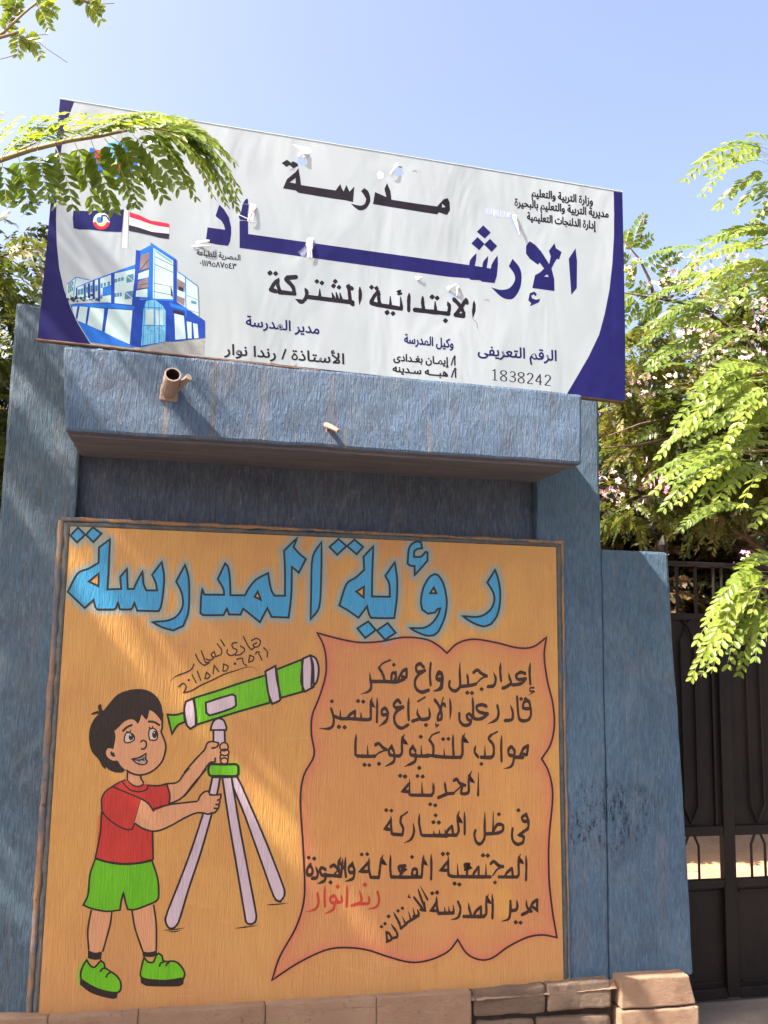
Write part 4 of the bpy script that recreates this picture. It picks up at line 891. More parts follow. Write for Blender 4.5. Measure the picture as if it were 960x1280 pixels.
pp('brown', '740,292 788,322 788,380 740,362', .0040); pp('brown', '740,402 788,420 785,468 740,440', .0040); pp('dark', '748,342 780,352 778,378 748,366', .0044)
ln('blue', '792,285 870,342; 792,285 796,545; 742,250 795,285', 1.2, .0046); ln('teal', '870,342 878,545; 800,400 872,430; 798,490 875,510', .8, .0046); pp('teal', '828,430 862,440 862,458 828,450', .0046)
pp('blue', '690,445 800,480 802,500 700,472', .0048); pp('black', '712,490 782,505 782,525 716,512', .0050)
pp('sky', '528,490 545,435 600,428 648,465 668,500 665,692 512,718', .0042); pp('pale', '545,492 590,488 590,585 540,585', .0048); pp('pale', '604,492 650,500 650,590 604,590', .0046)
ln('blue', '597,430 597,710; 536,450 524,716; 530,475 665,482; 520,590 662,592; 625,450 628,700; 560,436 560,490; 640,460 642,480', .8, .0054)
for k in range(9): ln('blue', '%d,640 %d,712' % (520+k*17, 520+k*17), .5, .0054)
for x, y in ((550,615),(575,630),(620,615),(645,628),(560,600),(635,600)): ln('blue', '%d,%d %d,%d %d,%d %d,%d' % (x-10,y,x,y-12,x+10,y,x,y+12), .6, .0054)
for t in ('722,515 782,530 795,675 728,680', '800,565 830,570 832,672 808,672', '840,575 868,582 875,670 848,672'): pp('pale', t, .0048)
pt.build('printed_building', [pmat(n_) for n_ in names], sheet, label='print of a blue and white school building', kind='stuff'); pt = Paint(BF)
# flag poles, flags
pp('white', '480,650 517,652 509,962 456,962', .0014, PF_); ln('grey', '480,650 456,962; 517,652 509,962', .8, .0020, PF_)
pp('navy', '75,660 180,664 300,655 380,662 480,650 462,832 340,828 210,812 120,812 75,800 70,720', .0022, PF_)
def disc(c, r, col, lay, reg=PF_, a0_=0, a1_=2*math.pi, r2=0):
    q = [(c[0]+r*math.cos(t), c[1]+r*math.sin(t)) for t in np.linspace(a0_, a1_, 26)]
    if r2: q += [(c[0]+r2*math.cos(t), c[1]+r2*math.sin(t)) for t in np.linspace(a1_, a0_, 26)]
    pp(col, ' '.join('%.1f,%.1f' % e for e in q), lay, reg)
disc((300, 745), 68, 'white', .0028); disc((300, 745), 68, 'red', .0032, a0_=.15, a1_=3.0, r2=42); disc((300, 745), 42, 'yellow', .0034, a0_=.3, a1_=2.8, r2=30); disc((285, 735), 26, 'teal', .0034)
ln('navy', '302,748 304,702 335,700 368,745', 1.6, .0042, PF_)
pp('white', '525,672 600,696 690,740 840,765 842,850 700,830 600,800 520,778', .0020, PF_)
pp('red', '525,672 600,696 690,740 760,750 840,765 842,796 760,785 690,768 600,736 525,712', .0026, PF_)
pp('black', '520,775 600,796 700,830 842,846 838,888 760,876 690,858 600,838 518,822', .0026, PF_); disc((692, 785), 12, 'yellow', .0026)
pt.build('printed_flags', [pmat(n_) for n_ in names], sheet, label='print of a navy flag and a red white black flag on poles'); pt = Paint(BF)
# crest half hidden by the leaves
disc((408, 190), 205, 'blue', .0014, a0_=.0, a1_=3.3, r2=160); disc((408, 190), 162, 'red', .0016, a0_=.02, a1_=3.25, r2=112); disc((408, 190), 114, 'yellow', .0018, a0_=.05, a1_=3.1, r2=84); disc((408, 190), 85, 'sky', .0016)
pp('blue', '410,245 420,150 470,95 560,80 520,150 500,230 450,250', .0024, PF_); pp('sky', '430,235 440,170 500,110 480,180 470,240', .0030, PF_)
pt.build('printed_crest', [pmat(n_) for n_ in names], sheet, label='round red, yellow and blue crest print')

# ================================================================ pipe stubs on the canopy
M_pipe = m_stone('cream_pipe_paint', g3(196, 170, 150), g3(222, 200, 182), .5)
M_bore = newmat('dark_pipe_bore', .9)[0]; M_bore.node_tree.nodes['Principled BSDF'].inputs['Base Color'].default_value = (.03, .02, .015, 1)
def hollow(mb, p, q, r, t=.82, n=16, m=0, mi=1):
    p, q = Vector(p), Vector(q); d = (q-p).normalized(); u = d.cross(Vector((1, .2, .1))).normalized(); v = d.cross(u); rg = []
    for c, rr in ((p, r), (p.lerp(q, .5), r*1.01), (q, r), (q, r*t), (q-d*.045, r*t)): rg.append([mb.vert(c+(u*math.cos(a)+v*math.sin(a))*rr) for a in [2*math.pi*k/n for k in range(n)]])
    for k, (a, b) in enumerate(zip(rg, rg[1:])):
        for j in range(n): mb.face((a[j], a[(j+1) % n], b[(j+1) % n], b[j]), mi if k == 3 else m)
    mb.face(rg[-1], mi)
pipe = thing('pipe_stub', 'open cream painted pipe stub with a short rod welded beside it, on the canopy face', 'pipe', at(212, 490, -.43))
pb = at(211, 491, -.425); pq = at(216, 468, -.53)
mb = MB(); hollow(mb, pb, pq, .0285); mb.build('pipe', [M_pipe, M_bore], pipe, smooth=False)
mb = MB(); mb.tube([at(222, 486, -.45), at(236, 471, -.51)], [.011, .0125], 8); mb.build('welded_rod', M_pipe, pipe)
mb = MB(); mb.prism([(pb.x-.034, pb.z-.03), (pb.x+.03, pb.z-.034), (pb.x+.034, pb.z+.024), (pb.x-.028, pb.z+.03)], -.436, -.42); wobble_solid('mortar_patch', mb, M_pipe, pipe, .02, .004, .006)
st2 = thing('bolt_stub', 'short rusty bolt stub sticking out low on the middle of the canopy face', 'bolt', at(412, 535, -.43))
mb = MB(); mb.tube([at(407, 531, -.425), at(416, 535, -.475), at(423, 539, -.50)], [.011, .0095, .008], 8); mb.build('bolt', M_pipe, st2)
mb = MB(); mb.tube([at(409, 532, -.445), at(408, 541, -.45)], .004, 6); mb.build('bent_wire', M_frame, st2)

# ================================================================ gate
def m_gate():
    m, nt, p = newmat('dark_brown_gate_paint', .55, .25)
    c = ramp(nt, noi(nt, pos(nt, (1, 1, .5)), 5, 7, .7), [(.35, g3(20, 16, 13)), (.7, g3(40, 31, 26))])
    c = mix(nt, ramp(nt, noi(nt, pos(nt), 90, 3, .7), [(.72, (0, 0, 0)), (.76, (1, 1, 1))]), c, g3(140, 120, 100))
    nt.links.new(c, p.inputs['Base Color']); bump(nt, p, noi(nt, pos(nt, (1, 1, .3)), 24, 6, .7), .35, .008); return m
M_gate = m_gate()
GY = .28
gx = lambda px, py=900: at(px, py, GY).x
gz = lambda py, px=905: at(px, py, GY).z
gate = thing('metal_gate', 'tall dark brown sheet metal gate with railings on top and diamond ended bars', 'gate', (3.2, GY, GZ))
z_bot, z_r1, z_gapb, z_gapt, z_r2, z_top, z_rail = gz(1248), gz(1238), gz(1099), gz(1044), gz(1033), gz(768), gz(707)
XL, XM0, XM1, XR = gx(850), gx(902, 1000), gx(916, 1000), 4.75
period = XM1 - XL
def gpart(name, lo, hi, bev=.004):
    mb = MB(); mb.box(lo, hi); return wobble_solid(name, mb, M_gate, gate, .5, .0006, bev)
stile_x = [XL-.10, XM0]
while stile_x[-1] < XR: stile_x.append(stile_x[-1] + (gx(1000, 1000)-XM0))
sw = XM1-XM0
for k, x in enumerate(stile_x):
    gpart('stile', (x, GY-.012, z_bot+.004), (x+sw, GY+.03, z_top))
    if k: gpart('stile_rib', (x-.010, GY-.020, z_bot+.03), (x-.002, GY-.0, z_gapb-.03), .002)
for a, b in zip(stile_x, stile_x[1:]):
    x0, x1 = a+sw+.001, b-.001
    gpart('rail', (x0, GY-.010, z_bot), (x1, GY+.028, z_r1+.012)); gpart('rail', (x0, GY-.010, z_gapb-.036), (x1, GY+.028, z_gapb)); gpart('rail', (x0, GY-.010, z_gapt), (x1, GY+.028, z_r2+.004)); gpart('rail', (x0, GY-.010, z_top-.03), (x1, GY+.028, z_top))
    gpart('lower_panel', (x0, GY+.010, z_r1+.013), (x1, GY+.014, z_gapb-.037), 0)
    gpart('panel_bead', (x0+.02, GY+.002, z_r1+.028), (x1-.02, GY+.009, z_r1+.038), .002); gpart('panel_bead', (x0+.02, GY+.002, z_gapb-.06), (x1-.02, GY+.009, z_gapb-.05), .002)
    gpart('upper_panel', (x0, GY+.010, z_r2+.005), (x1, GY+.014, z_top-.031), 0)
    xc = x0+(x1-x0)*.30; hw = .036; w2 = (x1-x0)
    c = x0 + w2*.36
    mb = MB(); zt_, zb_ = z_top-.035, z_r2+.006
    r_ = .0065; q = [(c, GY-.002, zb_+.01), (c-hw, GY-.002, zb_+.085), (c-hw, GY-.002, zt_-.10), (c, GY-.002, zt_-.02), (c+hw, GY-.002, zt_-.10), (c+hw, GY-.002, zb_+.085), (c, GY-.002, zb_+.01)]
    mb.tube(q, r_, 6); mb.build('diamond_bar', M_gate, gate)
    mb = MB(); mb.tube([(c, GY-.002, zt_-.02), (c+.04, GY-.002, zt_+.03)], r_, 6); mb.tube([(c, GY-.002, zt_-.02), (c-.04, GY-.002, zt_+.03)], r_, 6); mb.build('diamond_bar', M_gate, gate)
    gpart('panel_rib', (x1-.035, GY-.006, zb_), (x1-.023, GY+.009, zt_), .003)
    mb = MB()
    for s_ in (-1, 1): mb.tube([(c+s_*hw, GY+.008, z_gapb+.001), (c+s_*hw, GY+.008, z_gapt-.045), (c+s_*.016, GY+.008, z_gapt-.001)], r_, 6)
    mb.build('gap_bar', M_gate, gate)
gpart('rail', (stile_x[0], GY-.01, z_rail-.010), (XR, GY+.02, z_rail+.012))
dx = gx(870, 740)-gx(847, 740); x = gx(847, 740); k = 0
while x < XR:
    mb = MB(); mb.tube([(x, GY+.005, z_top), (x, GY+.005, z_rail-.010)], .0085, 8); mb.build('railing_bar', M_gate, gate)
    x += dx*(1 if k % 3 < 2 else .45); k += 1
# hinge post of the gate with a spear point, seen just above the blue post
hp = at(829, 690, .42)
mb = MB(); mb.tube([(hp.x, .42, GZ), (hp.x, .42, hp.z+.0)], .02, 8); mb.build('hinge_post', M_gate, gate)
mb = MB(); mb.tube([(hp.x, .42, hp.z+.0), (hp.x, .42, hp.z+.035), (hp.x, .42, hp.z+.05), (hp.x, .42, hp.z+.085)], [.012, .024, .02, .002], 8); mb.build('spear_point', M_gate, gate)

# ================================================================ vegetation
def m_leaf(name, stops, trans, rough=.42, tr_mix=.42):
    m = bpy.data.materials.new(name); m.use_nodes = True; nt = m.node_tree; p = nt.nodes['Principled BSDF']
    a = N(nt, 'ShaderNodeAttribute', attribute_name='fade')
    f = math_(nt, 'ADD', math_(nt, 'MULTIPLY', a.outputs['Fac'], .75), math_(nt, 'MULTIPLY', noi(nt, pos(nt), 9, 3, .6), .35))
    c = ramp(nt, f, stops); nt.links.new(c, p.inputs['Base Color']); p.inputs['Roughness'].default_value = rough; p.inputs['Specular IOR Level'].default_value = .35
    t = N(nt, 'ShaderNodeBsdfTranslucent'); nt.links.new(mix(nt, 1.0, c, trans, 'MULTIPLY'), t.inputs['Color'])
    ms = N(nt, 'ShaderNodeMixShader'); ms.inputs[0].default_value = tr_mix
    nt.links.new(p.outputs[0], ms.inputs[1]); nt.links.new(t.outputs[0], ms.inputs[2]); nt.links.new(ms.outputs[0], nt.nodes['Material Output'].inputs[0]); return m
M_leaf = m_leaf('pinnate_leaf', [(.1, (.050, .095, .014)), (.5, (.105, .165, .020)), (.95, (.18, .235, .028))], (2.0, 1.9, 1.1))
M_leafdark = m_leaf('dark_dry_leaf', [(.1, (.018, .022, .010)), (.45, (.036, .040, .014)), (.7, (.075, .058, .026)), (.95, (.12, .078, .038))], (1.4, 1.3, .8), tr_mix=.25)
M_leafmid = m_leaf('mid_green_leaf', [(.1, (.022, .036, .009)), (.5, (.050, .074, .015)), (.8, (.11, .13, .025)), (.97, (.17, .15, .055))], (1.8, 1.7, 1.0), tr_mix=.35)
def m_bark():
    m, nt, p = newmat('grey_brown_bark', .85, .2)
    c = ramp(nt, noi(nt, pos(nt, (1, 1, .3)), 22, 6, .7), [(.3, (.055, .035, .022)), (.7, (.14, .10, .07))])
    nt.links.new(c, p.inputs['Base Color']); bump(nt, p, noi(nt, pos(nt, (1, 1, .3)), 30, 6, .7), .8, .01); return m
M_bark = m_bark()
M_stalk = newmat('yellow_green_leaf_stalk', .6)[0]; M_stalk.node_tree.nodes['Principled BSDF'].inputs['Base Color'].default_value = (.25, .24, .09, 1)
M_twig = newmat('pale_olive_twig', .7)[0]; M_twig.node_tree.nodes['Principled BSDF'].inputs['Base Color'].default_value = (.22, .17, .08, 1)
M_petal = newmat('pink_white_petal', .6)[0]; M_petal.node_tree.nodes['Principled BSDF'].inputs['Base Color'].default_value = (.46, .29, .31, 1)
M_petal2 = newmat('rose_petal', .6)[0]; M_petal2.node_tree.nodes['Principled BSDF'].inputs['Base Color'].default_value = (.44, .17, .23, 1)
M_petal3 = newmat('cream_petal', .6)[0]; M_petal3.node_tree.nodes['Principled BSDF'].inputs['Base Color'].default_value = (.46, .38, .28, 1)

def frond(mb, base, tip, nrm, pairs, ll, lw, sag, seed, ang=62, tint=None, fold=.25, stalk=.0011):
    """one pinnate leaf: a stalk and paired folded leaflets"""
    r_ = random.Random(seed); base, tip = Vector(base), Vector(tip); L = (tip-base).length
    tint = r_.uniform(.15, .95) if tint is None else tint
    def pt_(t): return base.lerp(tip, t) + Vector((0, 0, sag*L*4*t*(1-t)))
    pts = [pt_(k/8) for k in range(9)]; mb.tube(pts, [stalk*(1-.6*k/8) for k in range(9)], 4, 1, cap=False)
    for k in range(pairs):
        t = .16 + .84*(k+.3)/pairs; c = pt_(t); d = (pt_(min(1, t+.03))-pt_(t-.03)).normalized()
        side = d.cross(nrm).normalized(); up = side.cross(d).normalized()
        sc = (.72+.55*math.sin(math.pi*min(1, .25+t*.75)))*r_.uniform(.9, 1.1)
        for s_ in (-1, 1):
            if r_.random() < .035: continue
            a = R(ang*(1-.35*t)+r_.uniform(-9, 9)); ax = (d*math.cos(a)+side*s_*math.sin(a)+up*r_.uniform(-.28, .12)).normalized()
            l = ll*sc*r_.uniform(.9, 1.08); w_ = lw*sc; acr = ax.cross(up).normalized(); n2 = acr.cross(ax)
            acr = (acr+n2*r_.uniform(-.35, .35)).normalized(); n2 = acr.cross(ax).normalized()
            if n2.dot(up) < 0: n2 = -n2
            tn = min(1, max(0, tint+r_.uniform(-.15, .15)))
            droop = Vector((0, 0, -.10*l))
            v = [mb.vert(p, tn) for p in (c, c+ax*l*.32+acr*w_*.5, c+ax*l*.32-n2*w_*fold*.6, c+ax*l*.32-acr*w_*.5, c+ax*l*.72+acr*w_*.46+droop*.5, c+ax*l*.72-n2*w_*fold*.5+droop*.5, c+ax*l*.72-acr*w_*.46+droop*.5, c+ax*l+droop)]
            for q in ((0, 2, 1), (0, 3, 2), (1, 2, 5, 4), (2, 3, 6, 5), (4, 5, 7), (5, 6, 7)): mb.face([v[j] for j in q])
def near_leaf(spec, tree, Y0, Y1, px=(15, 5.6), seed=0, nrm=None, sag=.08, pairs=None, tint=None, ang=62):
    bx, by, tx, ty = spec; b_, t_ = at(bx, by, Y0), at(tx, ty, Y1); r_ = random.Random(seed*17+int(bx*3+ty))
    view = (CAM - b_).normalized(); nv = (view + (nrm or Vector((0, 0, 0))) + Vector((r_.uniform(-.4, .4), r_.uniform(-.4, .4), r_.uniform(-.3, .5)))).normalized()
    m_px = (b_-CAM).dot(FWD)/FPX; Lp = math.dist((bx, by), (tx, ty))
    mb = MB(); frond(mb, b_, t_, nv, pairs or max(6, int(Lp/(px[1]*1.28))), px[0]*m_px, px[1]*m_px, sag, seed*31+int(tx), ang, tint)
    return mb.build('leaf', [M_leaf, M_stalk], tree)

# templates for crowns, vectorised
def template(pairs, ll, lw, seed, seg3=False):
    r_ = random.Random(seed); V = []; Fc = []
    def Pt(t): return Vector((t, 0, -.22*t*t+.06*t))
    for k in range(pairs):
        t = .12+.88*(k+.4)/pairs; c = Pt(t); sc = .75+.45*math.sin(math.pi*min(1, .2+t*.8))
        for s_ in (-1, 1):
            if r_.random() < .05: continue
            a = R(62-20*t+r_.uniform(-10, 10)); ax = Vector((math.cos(a), s_*math.sin(a), r_.uniform(-.45, .1))).normalized(); l = ll*sc*r_.uniform(.85, 1.1); w_ = lw*sc
            acr = ax.cross(Vector((0, 0, 1))).normalized(); acr = (acr+Vector((0, 0, r_.uniform(-.5, .5)))).normalized()
            n0 = len(V); V += [c, c+ax*l*.45+acr*w_*.5, c+ax*l, c+ax*l*.45-acr*w_*.5]; Fc.append([n0, n0+1, n0+2, n0+3])
    n0 = len(V); V += [Vector((0, .004, 0)), Vector((0, -.004, 0)), Pt(.55)+Vector((0, -.003, 0)), Pt(.55)+Vector((0, .003, 0)), Pt(1)]
    Fc += [[n0, n0+1, n0+2, n0+3], [n0+3, n0+2, n0+4, n0+4]]
    return np.array([tuple(v) for v in V]), np.array(Fc)
TPL = [template(11, .20, .085, 3+k) for k in range(4)]
TPLW = [template(7, .30, .15, 30+k) for k in range(4)]
def crown_mesh(name, P, D, S, Tn, mats, parent, tpl=TPL, label=None):
    """leaves at points P (n,3) pointing along D (n,3), of length S (n), tint Tn (n)"""
    n = len(P); allv = []; allf = []; allt = []; off = 0
    D = D/np.linalg.norm(D, axis=1, keepdims=True)
    up = rng.normal(size=(n, 3))*.45+np.array([0, 0, 1.]); Yv = np.cross(up, D); Yv /= np.linalg.norm(Yv, axis=1, keepdims=True)+1e-9; Zv = np.cross(D, Yv)
    ch = rng.integers(0, len(tpl), n)
    for k, (V, Fc) in enumerate(tpl):
        i = np.where(ch == k)[0]
        if not len(i): continue
        W = P[i, None, :] + (V[None, :, 0:1]*D[i, None, :] + V[None, :, 1:2]*Yv[i, None, :] + V[None, :, 2:3]*Zv[i, None, :])*S[i, None, None]
        W[:, :, 2] -= (V[None, :, 0]**2)*S[i, None]*.12
        f = Fc[None] + (np.arange(len(i))*len(V))[:, None, None] + off
        allv.append(W.reshape(-1, 3)); allf.append(f.reshape(-1, 4)); allt.append(np.repeat(Tn[i], len(V))); off += len(i)*len(V)
    V = np.concatenate(allv) - np.array(worldloc(parent)); Fq = np.concatenate(allf); T = np.concatenate(allt)
    me = bpy.data.meshes.new(name); tri = Fq[:, 2] == Fq[:, 3]
    me.from_pydata(V.tolist(), [], [r_[:3] if t else r_ for r_, t in zip(Fq.tolist(), tri)])
    for m_ in mats: me.materials.append(m_)
    a = me.attributes.new('fade', 'FLOAT', 'POINT'); a.data.foreach_set('value', T.astype(np.float32))
    o = bpy.data.objects.new(name, me); COL.objects.link(o); o.parent = parent
    return tag(o, label, kind='stuff')
def clump_crown(parent, centers, rad, per, size, mats, tpl=TPL, tint=(.1, .95), droop=.35, flat=.8, name='foliage', gaps=()):
    P, D, S, T = [], [], [], []
    for c in centers:
        c = np.array(c); r = rad*rng.uniform(.75, 1.25); q = rng.normal(size=(per, 3)); q /= np.linalg.norm(q, axis=1, keepdims=True)
        rr = r*rng.uniform(.25, 1, per)**.6; o_ = q*rr[:, None]*np.array([1, 1, flat])
        P.append(c+o_*.75); d = q+rng.normal(size=(per, 3))*.35; d[:, 2] = d[:, 2]*.6-droop*rng.uniform(0, 1, per); D.append(d)
        S.append(size*rng.uniform(.7, 1.25, per)); tc = rng.uniform(*tint); T.append(np.clip(tc+rng.normal(size=per)*.16, 0, 1))
    P, D, S, T = map(np.concatenate, (P, D, S, T)); keep = np.ones(len(P), bool); Dn = D/np.linalg.norm(D, axis=1, keepdims=True)
    sx = SUNV.x; ku, kv = -SUNV.z/sx, SUNV.y/sx           # slits cut through the crown along the sun, shaped to lay light streaks
    for t in (0, .35, .7, 1):
        Q = P+Dn*S[:, None]*t; u = Q[:, 2]+ku*Q[:, 0]; v = Q[:, 1]-kv*Q[:, 0]
        for u0, u1, v0, v1 in gaps: keep &= ~((u > u0-.03) & (u < u1+.03) & (v > v0) & (v < v1))
    return crown_mesh(name, P[keep], D[keep], S[keep], T[keep], mats, parent, tpl)
def ell_centers(c, r, n, shell=.35, zmin=-9, seed=0):
    g = np.random.default_rng(seed); out = []
    while len(out) < n:
        q = g.normal(size=3); q /= np.linalg.norm(q); q *= g.uniform(shell, 1)**.5
        p = np.array(c)+q*np.array(r)
        if p[2] > zmin: out.append(tuple(p))
    return out
def limbs(parent, root, top, targets, r0, seed=0, every=1):
    mb = MB(); top = Vector(top); root = Vector(root); mid = root.lerp(top, .5)+Vector((.06, .04, 0))
    mb.tube([root, mid, top], [r0*1.25, r0, r0*.8], 10); mb.build('trunk', M_bark, parent, smooth=True)
    r_ = random.Random(seed)
    for k, t in enumerate(targets[::every]):
        t = Vector(t); s = root.lerp(top, r_.uniform(.72, 1)); d = (t-s).length
        m1 = s.lerp(t, .35)+Vector((r_.uniform(-.1, .1), r_.uniform(-.1, .1), .12))*d; m2 = s.lerp(t, .7)+Vector((r_.uniform(-.08, .08), r_.uniform(-.08, .08), .08))*d
        mb = MB(); mb.tube([s, m1, m2, t], [r0*.42, r0*.28, r0*.17, r0*.06], 6); mb.build('branch', M_bark, parent, smooth=True)

# ---- the tree left of the wall: its crown shades the mural, one branch hangs before the banner
t1 = thing('flame_tree', 'feathery leaved tree left of the wall, its branch hanging across the left of the banner', 'tree', (-3.5, -1.15, GZ))
cs = ell_centers((-3.05, -.72, 4.55), (1.25, .55, 1.30), 46, seed=4)
limbs(t1, (-3.5, -1.15, GZ), (-3.35, -1.0, 3.3), cs, .11, 4, 4)
SHADE = clump_crown(t1, cs, .40, 24, .32, [M_leafmid], tint=(.2, .9), gaps=[(1.80, 1.90, -.33, .02), (.46, .56, -.07, .03), (2.27, 2.33, -.02, .10), (1.90, 1.96, 0, .08), (2.46, 2.50, -.02, .1), (2.52, 2.60, -.50, -.43), (2.70, 2.78, -.56, -.45), (.10, .16, -.2, -.05)])  # leaf gaps placed to throw sun streaks on mural, pier and canopy
br = [Vector((-2.6, -1.1, 3.6)), Vector((-1.3, -1.15, 3.25))] + [at(px, py, -1.12) for px, py in ((-30, 212), (0, 200), (40, 187), (85, 176), (125, 170), (168, 161))]
mb = MB(); mb.tube(br, [.022, .014, .0085, .0075, .0065, .006, .005, .0035], 8); mb.build('branch', M_twig, t1, smooth=True)
mb = MB(); mb.tube([at(8, 198, -1.12), at(28, 186, -1.12), at(45, 178, -1.1)], [.005, .004, .0025], 6); mb.build('twig', M_twig, t1, smooth=True)
hang = [(150,166,172,258),(136,169,206,250),(113,172,142,266),(92,175,118,262),(68,180,92,262),(46,185,60,250),(22,194,36,262),(2,200,8,250),(160,163,226,240),(128,170,166,262),(36,189,74,258)]
for k, s_ in enumerate(hang): near_leaf(s_, t1, -1.12, -1.12+random.uniform(-.12, .06), (17.5, 7.2), 100+k, sag=.06+.05*math.sin(k*2.3), tint=random.uniform(.05, .5))
topl = [(0,200,52,143),(20,193,82,140),(44,186,112,141),(66,181,140,142),(86,176,168,143),(106,172,190,141),(124,170,216,146),(140,167,238,151),(152,165,252,160),(-20,207,26,146),(-30,210,8,140),(30,190,96,150),(74,180,150,152),(112,172,200,154),(0,202,60,165),(36,188,104,166),(96,175,170,160)]
for k, s_ in enumerate(topl): near_leaf(s_, t1, -1.12, -1.12+random.uniform(-.3, -.05), (14, 5.2), 200+k, nrm=Vector((0, 0, 1.3)), sag=.10, tint=random.uniform(.5, 1), ang=50)
rig = [(168,161,262,178),(175,160,290,225),(185,160,298,262),(200,163,284,258),(190,164,268,248),(180,163,246,250),(196,158,295,205),(210,160,300,240),(175,161,262,222),(215,165,290,250),(225,170,297,250),(205,160,282,192)]
for k, s_ in enumerate(rig): near_leaf(s_, t1, -1.12, -1.18+random.uniform(-.12, .12), (14, 5.0), 300+k, nrm=Vector((.5, 0, .6)), sag=.16, tint=random.uniform(.35, 1), ang=40)
mb = MB(); mb.tube([at(165, 162, -1.12), at(190, 160, -1.14), at(222, 166, -1.16)], [.0035, .003, .0015], 6); mb.build('twig', M_twig, t1, smooth=True)
for k, (pts_, lv) in enumerate([(((-25, 60), (5, 40), (28, 18), (45, 4), (60, -12)), [(28,18,5,2),(40,8,72,16),(45,6,62,38),(40,10,75,-6),(20,26,8,0),(10,36,24,-4)]), (((-20, 52), (10, 44), (30, 38)), [(25,40,22,72),(30,39,52,74),(18,42,46,62),(5,44,14,22)]), (((90, -10), (102, 0), (112, 4)), [(104,0,127,28),(108,2,96,-6),(112,4,126,14)])]):
    mb = MB(); mb.tube([at(a, b, -1.0) for a, b in pts_], [.006-.001*j for j in range(len(pts_))], 6); mb.build('twig', M_twig, t1, smooth=True)
    for j, s_ in enumerate(lv): near_leaf(s_, t1, -1.0, -1.0, (11, 4.6), 400+k*9+j, sag=.12, tint=random.uniform(.4, .95))
for a in (((45, 50), (60, 62), (84, 78)), ((0, 74), (12, 71), (20, 68)), ((116, 2), (128, 5), (143, 4)), ((40, 44), (60, 43))):
    mb = MB(); mb.tube([at(p, q, -1.0) for p, q in a], .0012, 5); mb.build('twig', M_twig, t1)

# ---- foliage and a low brick wall seen past the left edge of the pier
t2 = thing('leafy_tree', 'sunlit yellow green tree rising behind the left pier of the wall', 'tree', (-1.3, 1.9, GZ))
c0 = at(-8, 330, 1.3)
cs = ell_centers((c0.x-.35, 1.5, 2.75), (.95, .6, 1.25), 60, seed=8)
limbs(t2, (-1.3, 1.9, GZ), (-1.25, 1.8, 2.1), cs, .07, 8, 6)
clump_crown(t2, cs, .28, 38, .24, [M_leafmid], tint=(.15, 1))
t2b = thing('dark_shrub', 'dark dense shrub filling the gap behind the left pier', 'shrub', (-1.2, 2.6, GZ))
cs = ell_centers((-1.1, 2.7, 1.9), (1.5, .7, 1.7), 50, seed=9)
limbs(t2b, (-1.2, 2.6, GZ), (-1.2, 2.6, .9), cs, .05, 9, 8); clump_crown(t2b, cs, .35, 26, .30, [M_leafdark], tpl=TPLW, tint=(.1, .8))
bw = thing('brick_wall', 'low reddish brick boundary wall running behind the left pier', 'wall', (-1.4, .78, GZ))
M_brick = m_stone('red_brown_brick', g3(128, 82, 66), g3(164, 112, 90))
wz = at(2, 655, .70).z; mb = MB(); mb.box((-3.2, .72, GZ-.1), (-.30, .86, wz-.01)); mb.build('mortar_bed', M_mortar, bw)
br_me = None; row = 0; z = GZ+.02
while z < wz-.05:
    x = -1.55+(.12 if row % 2 else 0)
    while x < -.42:
        mb = MB(); mb.box((0, 0, 0), (.228, .14, .062))
        if br_me is None:
            o = wobble_solid('brick', mb, M_brick, bw, .3, .002, .005); br_me = o
        else:
            o = br_me.copy(); COL.objects.link(o); o.parent = bw
        o.location = Vector((x, .700, z)); x += .24
    z += .074; row += 1
# brick meshes were built about the wall's origin: bring them back to their own
for v in br_me.data.vertices: v.co += Vector(bw.location)

# ---- trees over the gate
t3 = thing('blossoming_tree', 'tree with pink and cream blossom and feathery leaves behind the black gate', 'tree', (5.5, 2.3, GZ))
cc = at(905, 500, 1.9)
cs = ell_centers((cc.x+.15, 1.9, cc.z-.05), (1.25, .75, .95), 80, shell=.2, seed=12)
limbs(t3, (5.5, 2.3, GZ), (5.1, 2.2, 2.3), cs, .08, 12, 6)
clump_crown(t3, cs, .25, 34, .23, [M_leafmid], tint=(.25, 1), tpl=TPL)
for a in (((780, 366), (815, 372), (850, 378), (880, 388), (915, 412), (945, 442), (985, 480)), ((760, 545), (800, 530), (850, 520), (900, 505), (960, 500)), ((752, 560), (800, 556), (850, 545), (905, 560)), ((780, 300), (800, 325), (812, 350), (818, 372)), ((800, 300), (806, 270))):
    mb = MB(); mb.tube([at(p, q, 1.25+.002*(p-780)) for p, q in a], [.004+.0028*j for j in range(len(a))], 7); mb.build('branch', M_bark, t3, smooth=True)
for k, s_ in enumerate([(780,318,786,290),(786,322,806,268),(800,330,782,345),(806,345,840,312),(812,352,852,318),(818,370,782,352),(830,375,800,395),(840,378,866,330),(812,365,770,385),(790,330,768,318),(850,380,830,410),(870,385,900,350),(800,372,780,410),(826,372,812,402),(795,315,815,296)]):
    near_leaf(s_, t3, 1.3, 1.3, (9.5, 4.2), 500+k, sag=.1, tint=random.uniform(.1, .6))
